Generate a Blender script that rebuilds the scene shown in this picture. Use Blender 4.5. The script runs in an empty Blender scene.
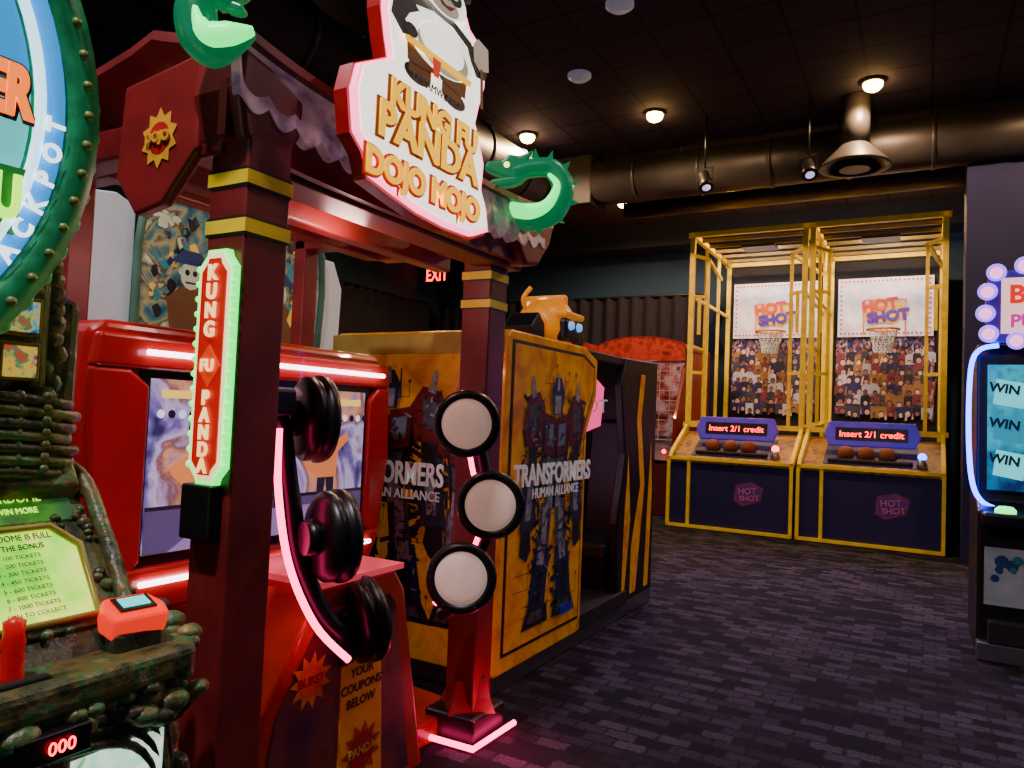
import bpy, bmesh, math, random
from mathutils import Matrix, Vector
random.seed(7)
sc = bpy.context.scene
def lin(v):
    v/=255.0
    return v/12.92 if v<=0.04045 else ((v+0.055)/1.055)**2.4
def C(r,g,b): return (lin(r),lin(g),lin(b),1.0)
MATS={}
def base_mat(name):
    m=bpy.data.materials.new(name); m.use_nodes=True
    nt=m.node_tree; b=nt.nodes['Principled BSDF']; return m,nt,b
def mat(name,col=(128,128,128),rough=.5,metal=0,emit=None,es=0,noise=.18,ns=9,bump=0,coat=0):
    if name in MATS: return MATS[name]
    m,nt,b=base_mat(name)
    c=C(*col)
    tc=nt.nodes.new('ShaderNodeTexCoord'); n=nt.nodes.new('ShaderNodeTexNoise'); n.inputs['Scale'].default_value=ns
    n.inputs['Detail'].default_value=4
    nt.links.new(tc.outputs['Object'],n.inputs['Vector'])
    r=nt.nodes.new('ShaderNodeValToRGB')
    r.color_ramp.elements[0].position=.3; r.color_ramp.elements[1].position=.7
    r.color_ramp.elements[0].color=tuple(x*(1-noise) for x in c[:3])+(1,)
    r.color_ramp.elements[1].color=tuple(min(1,x*(1+noise)) for x in c[:3])+(1,)
    nt.links.new(n.outputs['Fac'],r.inputs['Fac']); nt.links.new(r.outputs['Color'],b.inputs['Base Color'])
    b.inputs['Roughness'].default_value=rough; b.inputs['Metallic'].default_value=metal
    if coat: b.inputs['Coat Weight'].default_value=coat
    if emit:
        b.inputs['Emission Color'].default_value=C(*emit); b.inputs['Emission Strength'].default_value=es
    if bump:
        bp=nt.nodes.new('ShaderNodeBump'); bp.inputs['Strength'].default_value=bump; bp.inputs['Distance'].default_value=.03
        nt.links.new(n.outputs['Fac'],bp.inputs['Height']); nt.links.new(bp.outputs['Normal'],b.inputs['Normal'])
    MATS[name]=m; return m
def glow(name,col,es): return mat(name,col,.4,0,col,es,noise=.02)
def artmat(name,cols,scale=6,es=0,kind='noise',rough=.4,bump=0,detail=5,stretch=(1,1,1),dist=0.0,hi=.3):
    if name in MATS: return MATS[name]
    m,nt,b=base_mat(name)
    tc=nt.nodes.new('ShaderNodeTexCoord'); mp=nt.nodes.new('ShaderNodeMapping'); mp.inputs['Scale'].default_value=stretch
    nt.links.new(tc.outputs['Object'],mp.inputs['Vector'])
    if kind=='noise':
        n=nt.nodes.new('ShaderNodeTexNoise'); n.inputs['Detail'].default_value=detail; n.inputs['Distortion'].default_value=dist; out=n.outputs['Fac']
    elif kind=='cell':
        n=nt.nodes.new('ShaderNodeTexVoronoi'); sp=nt.nodes.new('ShaderNodeSeparateColor')
        nt.links.new(n.outputs['Color'],sp.inputs['Color']); out=sp.outputs[0]
    elif kind=='edge':
        n=nt.nodes.new('ShaderNodeTexVoronoi'); n.feature='DISTANCE_TO_EDGE'; out=n.outputs['Distance']
    n.inputs['Scale'].default_value=scale
    nt.links.new(mp.outputs['Vector'],n.inputs['Vector'])
    r=nt.nodes.new('ShaderNodeValToRGB'); el=r.color_ramp.elements
    lo,h2=(.32,.68) if kind=='noise' else ((0,1) if kind=='cell' else (0,hi))
    k=len(cols)
    for i,c in enumerate(cols):
        p=lo+(h2-lo)*i/max(1,k-1)
        if kind=='cell': p=i/k
        if i<2: e=el[i]; e.position=p
        else: e=el.new(p)
        e.color=C(*c)
    if kind=='cell': r.color_ramp.interpolation='CONSTANT'
    nt.links.new(out,r.inputs['Fac']); nt.links.new(r.outputs['Color'],b.inputs['Base Color'])
    b.inputs['Roughness'].default_value=rough
    if es:
        nt.links.new(r.outputs['Color'],b.inputs['Emission Color']); b.inputs['Emission Strength'].default_value=es
    if bump:
        bp=nt.nodes.new('ShaderNodeBump'); bp.inputs['Strength'].default_value=bump; bp.inputs['Distance'].default_value=.02
        nt.links.new(out,bp.inputs['Height']); nt.links.new(bp.outputs['Normal'],b.inputs['Normal'])
    MATS[name]=m; return m

def FX(x,y,z): # faces +X
    return Matrix(((0,0,1,x),(1,0,0,y),(0,1,0,z),(0,0,0,1)))
def FY(x,y,z): # faces -Y
    return Matrix(((1,0,0,x),(0,0,-1,y),(0,1,0,z),(0,0,0,1)))
def FR(o,u,v):
    u=Vector(u).normalized(); v=Vector(v).normalized(); n=u.cross(v)
    return Matrix(((u.x,v.x,n.x,o[0]),(u.y,v.y,n.y,o[1]),(u.z,v.z,n.z,o[2]),(0,0,0,1)))
def smooth_path(pts,k=6,closed=False):
    P=[Vector(p) for p in pts]; n=len(P); out=[]
    rng=range(n if closed else n-1)
    for i in rng:
        if closed: p0,p1,p2,p3=P[(i-1)%n],P[i],P[(i+1)%n],P[(i+2)%n]
        else: p0,p1,p2,p3=P[max(i-1,0)],P[i],P[i+1],P[min(i+2,n-1)]
        for j in range(k):
            t=j/k
            out.append(.5*((2*p1)+(p2-p0)*t+(2*p0-5*p1+4*p2-p3)*t*t+(3*p1-p0-3*p2+p3)*t**3))
    if not closed: out.append(P[-1])
    return out
I4=Matrix.Identity(4)
class Asm:
    def __init__(s,name,loc):
        s.loc=Vector(loc); s.root=bpy.data.objects.new(name,None); s.root.location=s.loc
        s.root.empty_display_size=.1
        sc.collection.objects.link(s.root); s.T=Matrix.Translation(-s.loc)
    def add(s,ob):
        sc.collection.objects.link(ob); ob.parent=s.root; return ob
    def mesh(s,name,vs,fs,mats,M=I4,smooth=False,bevel=0,mi=None,solid=0):
        if not isinstance(mats,(list,tuple)): mats=[mats]
        me=bpy.data.meshes.new(name); A=s.T@M
        me.from_pydata([A@Vector(v) for v in vs],[],fs)
        for m in mats: me.materials.append(m)
        if mi:
            for p,i in zip(me.polygons,mi): p.material_index=i
        if smooth:
            for p in me.polygons: p.use_smooth=True
        me.update()
        bm=bmesh.new(); bm.from_mesh(me)
        if not mi: bmesh.ops.recalc_face_normals(bm,faces=bm.faces)
        bm.to_mesh(me); bm.free()
        ob=bpy.data.objects.new(name,me); s.add(ob)
        if solid:
            md=ob.modifiers.new('s','SOLIDIFY'); md.thickness=solid; md.offset=0
        if bevel:
            md=ob.modifiers.new('b','BEVEL'); md.width=bevel; md.segments=3; md.limit_method='ANGLE'
        return ob
    def box(s,name,lo,hi,m,bevel=0,M=I4):
        x0,y0,z0=lo;x1,y1,z1=hi
        vs=[(x0,y0,z0),(x1,y0,z0),(x1,y1,z0),(x0,y1,z0),(x0,y0,z1),(x1,y0,z1),(x1,y1,z1),(x0,y1,z1)]
        fs=[(0,3,2,1),(4,5,6,7),(0,1,5,4),(1,2,6,5),(2,3,7,6),(3,0,4,7)]
        return s.mesh(name,vs,fs,m,M,bevel=bevel)
    def bars(s,name,segs,w,m): # many square bars in one mesh
        vs=[];fs=[]
        for a,b in segs:
            a=Vector(a);b=Vector(b);d=(b-a).normalized()
            up=Vector((0,0,1)) if abs(d.z)<.9 else Vector((0,1,0))
            r=d.cross(up).normalized()*w/2; u=r.cross(d).normalized()*w/2
            a=a-d*w/2;b=b+d*w/2
            k=len(vs)
            for p in (a,b):
                vs+= [tuple(p+r+u),tuple(p-r+u),tuple(p-r-u),tuple(p+r-u)]
            fs+=[(k,k+1,k+2,k+3),(k+7,k+6,k+5,k+4)]+[(k+i,k+4+i,k+4+(i+1)%4,k+(i+1)%4) for i in range(4)]
        return s.mesh(name,vs,fs,m)
    def poly(s,name,pts,M,d,m,bevel=0):
        n=len(pts); vs=[(p[0],p[1],0) for p in pts]+[(p[0],p[1],d) for p in pts]
        fs=[tuple(range(n))[::-1],tuple(range(n,2*n))]+[(i,(i+1)%n,n+(i+1)%n,n+i) for i in range(n)]
        return s.mesh(name,vs,fs,m,M,bevel=bevel)
    def decal(s,name,M,items,step=.0012):
        mats=[];vs=[];fs=[];mi=[];z=.001
        for pts,m in items:
            if m not in mats: mats.append(m)
            a=sum(pts[i][0]*pts[(i+1)%len(pts)][1]-pts[(i+1)%len(pts)][0]*pts[i][1] for i in range(len(pts)))
            if a<0: pts=pts[::-1]
            k=len(vs); n=len(pts)
            vs+=[(p[0],p[1],z) for p in pts]; fs.append(tuple(range(k,k+n))); mi.append(mats.index(m)); z+=step
        return s.mesh(name,vs,fs,mats,M,mi=mi)
    def tube(s,name,pts,r,m,closed=False,M=I4,sm=True,radii=None,k=6):
        P=smooth_path(pts,k,closed) if sm else [Vector(p) for p in pts]
        cu=bpy.data.curves.new(name,'CURVE'); cu.dimensions='3D'; cu.bevel_depth=r; cu.bevel_resolution=3; cu.use_fill_caps=True
        sp=cu.splines.new('POLY'); sp.points.add(len(P)-1); sp.use_cyclic_u=closed
        A=s.T@M
        for i,p in enumerate(P):
            q=A@p; sp.points[i].co=(q.x,q.y,q.z,1)
            if radii:
                f=i/(len(P)-1)*(len(radii)-1); a=int(min(f,len(radii)-2)); sp.points[i].radius=radii[a]*(1-(f-a))+radii[a+1]*(f-a)
        cu.materials.append(m); ob=bpy.data.objects.new(name,cu); s.add(ob); return ob
    def lathe(s,name,prof,o,axis,m,seg=32,smooth=True,caps=True):
        q=Vector((0,0,1)).rotation_difference(Vector(axis).normalized()).to_matrix().to_4x4()
        M=Matrix.Translation(Vector(o))@q
        vs=[];fs=[];n=len(prof)
        for i in range(seg):
            a=2*math.pi*i/seg
            for r,z in prof: vs.append((max(r,1e-4)*math.cos(a),max(r,1e-4)*math.sin(a),z))
        for i in range(seg):
            j=(i+1)%seg
            for k in range(n-1): fs.append((i*n+k,j*n+k,j*n+k+1,i*n+k+1))
        if caps: fs.append(tuple(i*n for i in range(seg))[::-1]); fs.append(tuple(i*n+n-1 for i in range(seg)))
        ob=s.mesh(name,vs,fs,m,M,smooth=False)
        for p in ob.data.polygons: p.use_smooth = smooth and len(p.vertices)==4
        return ob
    def cyl(s,name,a,b,r,m,seg=24,r2=None):
        a=Vector(a);b=Vector(b);L=(b-a).length
        return s.lathe(name,[(r,0),(r if r2 is None else r2,L)],a,b-a,m,seg)
    def ball(s,name,c,r,m,sx=1,sy=1,sz=1,rough=0):
        bm=bmesh.new(); bmesh.ops.create_icosphere(bm,subdivisions=3,radius=1)
        vs=[];
        for v in bm.verts:
            k=1+(random.uniform(-rough,rough) if rough else 0)
            vs.append((c[0]+v.co.x*r*sx*k,c[1]+v.co.y*r*sy*k,c[2]+v.co.z*r*sz*k))
        fs=[tuple(v.index for v in f.verts) for f in bm.faces]; bm.free()
        return s.mesh(name,vs,fs,m,smooth=True)
    def text(s,name,st,M,size,m,ext=.003,ax='CENTER',off=0,sx=1.0):
        cu=bpy.data.curves.new(name,'FONT'); cu.body=st; cu.size=size; cu.extrude=ext; cu.align_x=ax; cu.align_y='CENTER'; cu.offset=off
        cu.resolution_u=4
        cu.materials.append(m); ob=bpy.data.objects.new(name,cu); s.add(ob)
        ob.matrix_local=s.T@M@Matrix.Diagonal((sx,1,1,1)); return ob
    def strip(s,name,A_,B_,m,solid=.02):
        n=len(A_); vs=list(A_)+list(B_); fs=[(i,i+1,n+i+1,n+i) for i in range(n-1)]
        return s.mesh(name,vs,fs,m,solid=solid)
    def light(s,name,kind,loc,power,col,target=None,size=.1,spot=1.4,blend=.6):
        l=bpy.data.lights.new(name,kind); l.energy=power; l.color=tuple(lin(x) for x in col)
        if kind=='SPOT': l.spot_size=spot; l.spot_blend=blend; l.shadow_soft_size=size
        elif kind=='POINT': l.shadow_soft_size=size
        elif kind=='AREA': l.size=size
        ob=bpy.data.objects.new(name,l); s.add(ob)
        loc=Vector(loc); d=(Vector(target)-loc) if target else Vector((0,0,-1))
        ob.matrix_local=Matrix.Translation(loc-s.loc)@d.to_track_quat('-Z','Y').to_matrix().to_4x4()
        return ob
def circ(cx,cy,r,n=24,ry=None,a0=0,a1=2*math.pi):
    ry=ry or r
    return [(cx+r*math.cos(a0+(a1-a0)*i/n),cy+ry*math.sin(a0+(a1-a0)*i/n)) for i in range(n if a1-a0>6.2 else n+1)]
def rect(x0,y0,x1,y1): return [(x0,y0),(x1,y0),(x1,y1),(x0,y1)]
def star(cx,cy,r1,r2,n=12,sq=1):
    return [(cx+(r1 if i%2 else r2)*math.cos(math.pi*i/n),cy+sq*(r1 if i%2 else r2)*math.sin(math.pi*i/n)) for i in range(2*n)]

# ---------- camera ----------
yaw=math.radians(29.5); ph=math.radians(2.4); ro=math.radians(2.37); H=1.45
f=Vector((-math.sin(yaw)*math.cos(ph),math.cos(yaw)*math.cos(ph),math.sin(ph)))
r0=Vector((math.cos(yaw),math.sin(yaw),0)); u0=r0.cross(f)
R=r0*math.cos(ro)+u0*math.sin(ro); U=-r0*math.sin(ro)+u0*math.cos(ro); B=-f
cam=bpy.data.cameras.new('camera'); cam.lens=735/1024*36; cam.sensor_width=36; cam.clip_start=.05
co=bpy.data.objects.new('camera',cam); sc.collection.objects.link(co)
co.matrix_world=Matrix(((R.x,U.x,B.x,0),(R.y,U.y,B.y,0),(R.z,U.z,B.z,H),(0,0,0,1)))
sc.camera=co
w=bpy.data.worlds.new('world'); sc.world=w; w.use_nodes=True
w.node_tree.nodes['Background'].inputs[0].default_value=(.3,.3,.7,1); w.node_tree.nodes['Background'].inputs[1].default_value=.05

# ---------- room ----------
def single(name,lo,hi,m):
    x0,y0,z0=lo;x1,y1,z1=hi
    me=bpy.data.meshes.new(name)
    vs=[(x0,y0,z0),(x1,y0,z0),(x1,y1,z0),(x0,y1,z0),(x0,y0,z1),(x1,y0,z1),(x1,y1,z1),(x0,y1,z1)]
    fs=[(0,3,2,1),(4,5,6,7),(0,1,5,4),(1,2,6,5),(2,3,7,6),(3,0,4,7)]
    me.from_pydata(vs,[],fs); me.materials.append(m); ob=bpy.data.objects.new(name,me); sc.collection.objects.link(ob); return ob
def carpet():
    m,nt,b=base_mat('carpet_woven'); N=nt.nodes.new; L=nt.links.new
    tc=N('ShaderNodeTexCoord')
    # slight warp so the woven blocks look soft-edged rather than like tiles
    nw=N('ShaderNodeTexNoise'); nw.inputs['Scale'].default_value=60; nw.inputs['Detail'].default_value=3
    L(tc.outputs['Object'],nw.inputs['Vector'])
    sub=N('ShaderNodeVectorMath'); sub.operation='SUBTRACT'; sub.inputs[1].default_value=(.5,.5,.5); L(nw.outputs['Color'],sub.inputs[0])
    scl=N('ShaderNodeVectorMath'); scl.operation='SCALE'; scl.inputs['Scale'].default_value=.045; L(sub.outputs[0],scl.inputs[0])
    add=N('ShaderNodeVectorMath'); add.operation='ADD'; L(tc.outputs['Object'],add.inputs[0]); L(scl.outputs[0],add.inputs[1])
    br=N('ShaderNodeTexBrick'); br.inputs['Scale'].default_value=1; br.inputs['Brick Width'].default_value=.15; br.inputs['Row Height'].default_value=.085
    br.inputs['Mortar Size'].default_value=.012; br.inputs['Mortar Smooth'].default_value=1; br.inputs['Color1'].default_value=C(24,22,29); br.inputs['Color2'].default_value=C(84,78,92); br.inputs['Mortar'].default_value=C(24,22,29)
    br.inputs['Bias'].default_value=-.2
    L(add.outputs[0],br.inputs['Vector'])
    wv=N('ShaderNodeTexWave'); wv.wave_type='BANDS'; wv.bands_direction='Y'; wv.inputs['Scale'].default_value=16; wv.inputs['Distortion'].default_value=.4
    L(add.outputs[0],wv.inputs['Vector'])
    m3=N('ShaderNodeMath'); m3.operation='MULTIPLY'; m3.inputs[1].default_value=.5; L(wv.outputs['Fac'],m3.inputs[0])
    mx=N('ShaderNodeMix'); mx.data_type='RGBA'; mx.inputs[7].default_value=C(20,19,25)
    L(m3.outputs[0],mx.inputs[0]); L(br.outputs['Color'],mx.inputs[6])
    n3=N('ShaderNodeTexNoise'); n3.inputs['Scale'].default_value=110; n3.inputs['Detail'].default_value=2; L(tc.outputs['Object'],n3.inputs['Vector'])
    r3=N('ShaderNodeValToRGB'); r3.color_ramp.elements[0].position=.35; r3.color_ramp.elements[0].color=(.45,.45,.45,1); r3.color_ramp.elements[1].position=.65; r3.color_ramp.elements[1].color=(1.3,1.3,1.35,1)
    L(n3.outputs['Fac'],r3.inputs[0])
    mm=N('ShaderNodeMix'); mm.data_type='RGBA'; mm.blend_type='MULTIPLY'; mm.inputs[0].default_value=.8
    L(mx.outputs[2],mm.inputs[6]); L(r3.outputs['Color'],mm.inputs[7])
    L(mm.outputs[2],b.inputs['Base Color']); b.inputs['Roughness'].default_value=.95; b.inputs['Specular IOR Level'].default_value=.15
    bp=N('ShaderNodeBump'); bp.inputs['Strength'].default_value=.3; n2=N('ShaderNodeTexNoise'); n2.inputs['Scale'].default_value=180
    L(tc.outputs['Object'],n2.inputs['Vector']); L(n2.outputs['Fac'],bp.inputs['Height']); L(bp.outputs['Normal'],b.inputs['Normal'])
    return m
def ceilmat():
    m,nt,b=base_mat('ceiling_tile_dark'); N=nt.nodes.new; L=nt.links.new
    tc=N('ShaderNodeTexCoord'); br=N('ShaderNodeTexBrick'); br.offset=0; br.inputs['Scale'].default_value=1; br.inputs['Brick Width'].default_value=.6; br.inputs['Row Height'].default_value=.6
    br.inputs['Mortar Size'].default_value=.018; br.inputs['Color1'].default_value=C(58,50,72); br.inputs['Color2'].default_value=C(68,58,80); br.inputs['Mortar'].default_value=C(24,22,34)
    L(tc.outputs['Object'],br.inputs['Vector']); L(br.outputs['Color'],b.inputs['Base Color']); b.inputs['Roughness'].default_value=.9
    return m
navy=mat('wall_navy_paint',(38,66,96),.85,noise=.1,ns=2)
navy2=mat('column_navy_paint',(16,20,74),.8,noise=.1,ns=2)
single('floor',(-10,-3,-.1),(4,14,0),carpet())
single('ceiling',(-10,-3,5.2),(4,14,5.35),ceilmat())
single('wall_back',(-10.2,14,0),(4.2,14.2,5.2),navy)
single('wall_left',(-10.2,-3,0),(-10,14,5.2),navy)
single('wall_right',(4,-3,0),(4.2,14,5.2),navy)
single('wall_front',(-10.2,-3.2,0),(4.2,-3,5.2),navy)
dk=mat('soffit_dark',(34,40,58),.9)
single('trim_soffit',(-10,13.3,4.75),(4,14,5.2),dk)
single('structural_column',(.36,9.7,0),(1.3,10.4,5.2),navy2)

# common mats
black=mat('black_plastic',(14,14,17),.35,noise=.1); blackm=mat('black_matte',(18,17,20),.8)
chrome=mat('brushed_metal',(150,150,155),.3,.9,noise=.05)
ductm=mat('duct_painted_metal',(66,62,64),.45,.35,noise=.25,ns=3)
red=mat('red_gloss_plastic',(176,26,22),.3,noise=.08,coat=.3); dred=mat('dark_red_lacquer_wood',(120,34,34),.4,noise=.35,ns=5)
rred=mat('roof_red_lacquer',(130,34,32),.4,noise=.25,ns=6)
yellow=mat('yellow_powdercoat',(236,204,30),.45,emit=(230,190,20),es=.06); orange=mat('orange_plastic',(240,130,25),.4)
white=mat('white_panel',(205,208,200),.5,noise=.05); cream=mat('cream_plastic',(225,215,190),.5)
pink=glow('pink_led',(255,50,115),9); wled=glow('white_led',(255,215,230),8)
redtxt=mat('red_ink',(190,25,25),.5); gold=mat('gold_ink',(235,180,40),.5)
purple=mat('purple_plastic',(84,46,160),.4)
wtxt=mat('white_ink',(235,235,235),.5,emit=(235,235,235),es=.1)

# ---------- ceiling fixtures ----------
warm=glow('warm_lamp',(255,200,110),45)
for i,(x,y) in enumerate([(-4.7,8.45),(-2.94,8.45),(-.56,8.6),(-4.6,11.75),(-2.8,11.75),(-.49,11.85),(1.6,8.5),(-6.6,8.45)]):
    A=Asm('recessed_downlight',(x,y,5.2))
    A.lathe('trim_ring',[(.13,0),(.13,-.02),(.09,-.03)],(x,y,5.2),(0,0,1),ductm,24,caps=False)
    A.ball('lamp_face',(x,y,5.16),.1,warm,1,1,.8)
    A.light('lamp','SPOT',(x,y,5.06),290,(255,205,150),size=.07,spot=2.98,blend=.4)
for (x,y,p) in [(-1.2,-.3,660),(-3.4,.6,300),(-.4,3.6,110),(-5.5,5,160),(1.8,4.5,70)]:  # out-of-view downlights, added to brighten the foreground and left panels
    A=Asm('recessed_downlight',(x,y,5.2))
    A.lathe('trim_ring',[(.13,0),(.13,-.02),(.09,-.03)],(x,y,5.2),(0,0,1),ductm,24,caps=False)
    A.ball('lamp_face',(x,y,5.18),.095,warm,1,1,.7)
    A.light('lamp','SPOT',(x,y,5.1),p,(240,220,232),size=.1,spot=2.8,blend=.6)
A=Asm('air_duct',(-.2,9.7,4.8))
A.cyl('pipe',(-4.2,9.7,4.82),(3.95,9.7,4.82),.3,ductm,40)
for k in range(9): A.cyl('seam_%d'%k,(-3.6+k*.9,9.7,4.82),(-3.56+k*.9,9.7,4.82),.315,ductm,40)
A.box('plenum_box',(-4.85,9.45,4.5),(-4.2,10.05,5.2),mat('plenum_dark',(34,32,38),.6),.01)
A.cyl('branch_pipe',(-4.2,10.9,4.8),(3.95,10.9,4.8),.17,ductm,24)
for k in range(4): A.box('hanger_%d'%k,(-3+k*2,9.68,5.1),(-2.97+k*2,9.72,5.2),ductm)
A=Asm('air_duct',(-5,5.5,4.7))
dd=mat('duct_dark',(52,48,64),.5,.25)
A.cyl('pipe',(-5,2,4.72),(-5,9.0,4.72),.36,dd,40)
for k in range(7): A.cyl('seam_%d'%k,(-5,2.5+k,4.72),(-5,2.55+k,4.72),.385,dd,40)
for k in range(3): A.box('strap_%d'%k,(-5.02,3+k*2.5,5.05),(-4.98,3.04+k*2.5,5.2),dd)
A=Asm('ceiling_air_diffuser',(-.75,8.95,4.5))
A.cyl('neck',(-.75,8.95,4.6),(-.75,8.95,5.2),.15,ductm,28)
A.lathe('cone',[(.15,.22),(.36,.0),(.38,-.03),(.33,-.03),(.15,.12)],(-.75,8.95,4.42),(0,0,1),ductm,36,caps=False)
A.lathe('middle_ring',[(.14,.08),(.27,-.04),(.26,-.05)],(-.75,8.95,4.42),(0,0,1),ductm,36,caps=False)
A.lathe('inner_cone',[(.05,.06),(.16,-.04),(.16,-.06)],(-.75,8.95,4.42),(0,0,1),ductm,36)
for (x,y,t,pc) in [(-2.4,8.8,(-.9,6.6,0),(130,110,255)),(-1.22,8.8,(.0,6.0,0),(140,110,255))]:
    A=Asm('hanging_stage_spotlight',(x,y,4.45))
    A.cyl('drop_rod',(x,y,4.55),(x,y,5.2),.012,black,10)
    A.bars('yoke',[((x-.09,y,4.38),(x-.09,y,4.55)),((x+.09,y,4.38),(x+.09,y,4.55)),((x-.09,y,4.55),(x+.09,y,4.55))],.015,black)
    d=(Vector(t)-Vector((x,y,4.4))).normalized()
    o=Vector((x,y,4.4))-d*.13
    A.lathe('barrel',[(.04,0),(.07,.03),(.075,.2),(.09,.26),(.085,.26)],o,d,black,24)
    A.lathe('lens',[(0,.265),(.05,.263)],o,d,glow('spot_lens',(200,190,255),1.2),24)
    A.light('beam','SPOT',o+d*.3,300,pc,target=t,size=.05,spot=1.3,blend=.8)
for x,y in [(-3.37,7.17),(-2.47,6.05)]:
    A=Asm('ceiling_smoke_detector',(x,y,5.2)); A.lathe('body',[(.13,0),(.13,-.03),(.09,-.06),(.0,-.065)],(x,y,5.2),(0,0,1),mat('detector_white',(225,225,235),.4,emit=(200,200,230),es=.12),28)
# curtains
def curtain(name,p0,p1,z0,z1,amp,per,m):
    A=Asm(name,(p0[0],p0[1],z0)); p0=Vector(p0);p1=Vector(p1);L=(p1-p0).length;d=(p1-p0)/L;n=Vector((-d.y,d.x,0)); N=int(L/per*8)
    a=[];b=[]
    for i in range(N+1):
        s=i/N*L; o=amp*math.sin(2*math.pi*s/per)+amp*.4*math.sin(s*5.1)
        q=p0+d*s
        a.append(tuple(q+n*o*.6+Vector((0,0,z1)))); b.append(tuple(q+n*o+Vector((0,0,z0))))
    A.strip('fabric',a,b,m,.01)
    A.tube('rail',[tuple(p0+Vector((0,0,z1))),tuple(p1+Vector((0,0,z1)))],.025,black,sm=False)
cur=mat('curtain_black_velvet',(32,27,44),.9)
curtain('drape_curtain',(-9.7,13.6,0),(-3.6,13.6,0),0.02,3.85,.07,.28,cur)
curtain('drape_curtain',(-9.75,3.0,0),(-9.75,13.3,0),0.02,3.85,.07,.28,cur)
A=Asm('exit_sign',(-9.55,13.3,4.45)); ex=glow('exit_red',(255,20,30),6)
A.box('housing',(-9.78,13.2,4.24),(-9.2,13.24,4.68),black,.005); A.text('lettering','EXIT',FY(-9.49,13.19,4.46),.38,ex,.004,off=.008,sx=.75)
A.box('bracket',(-9.55,13.2,4.6),(-9.47,13.4,4.8),black)

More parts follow.
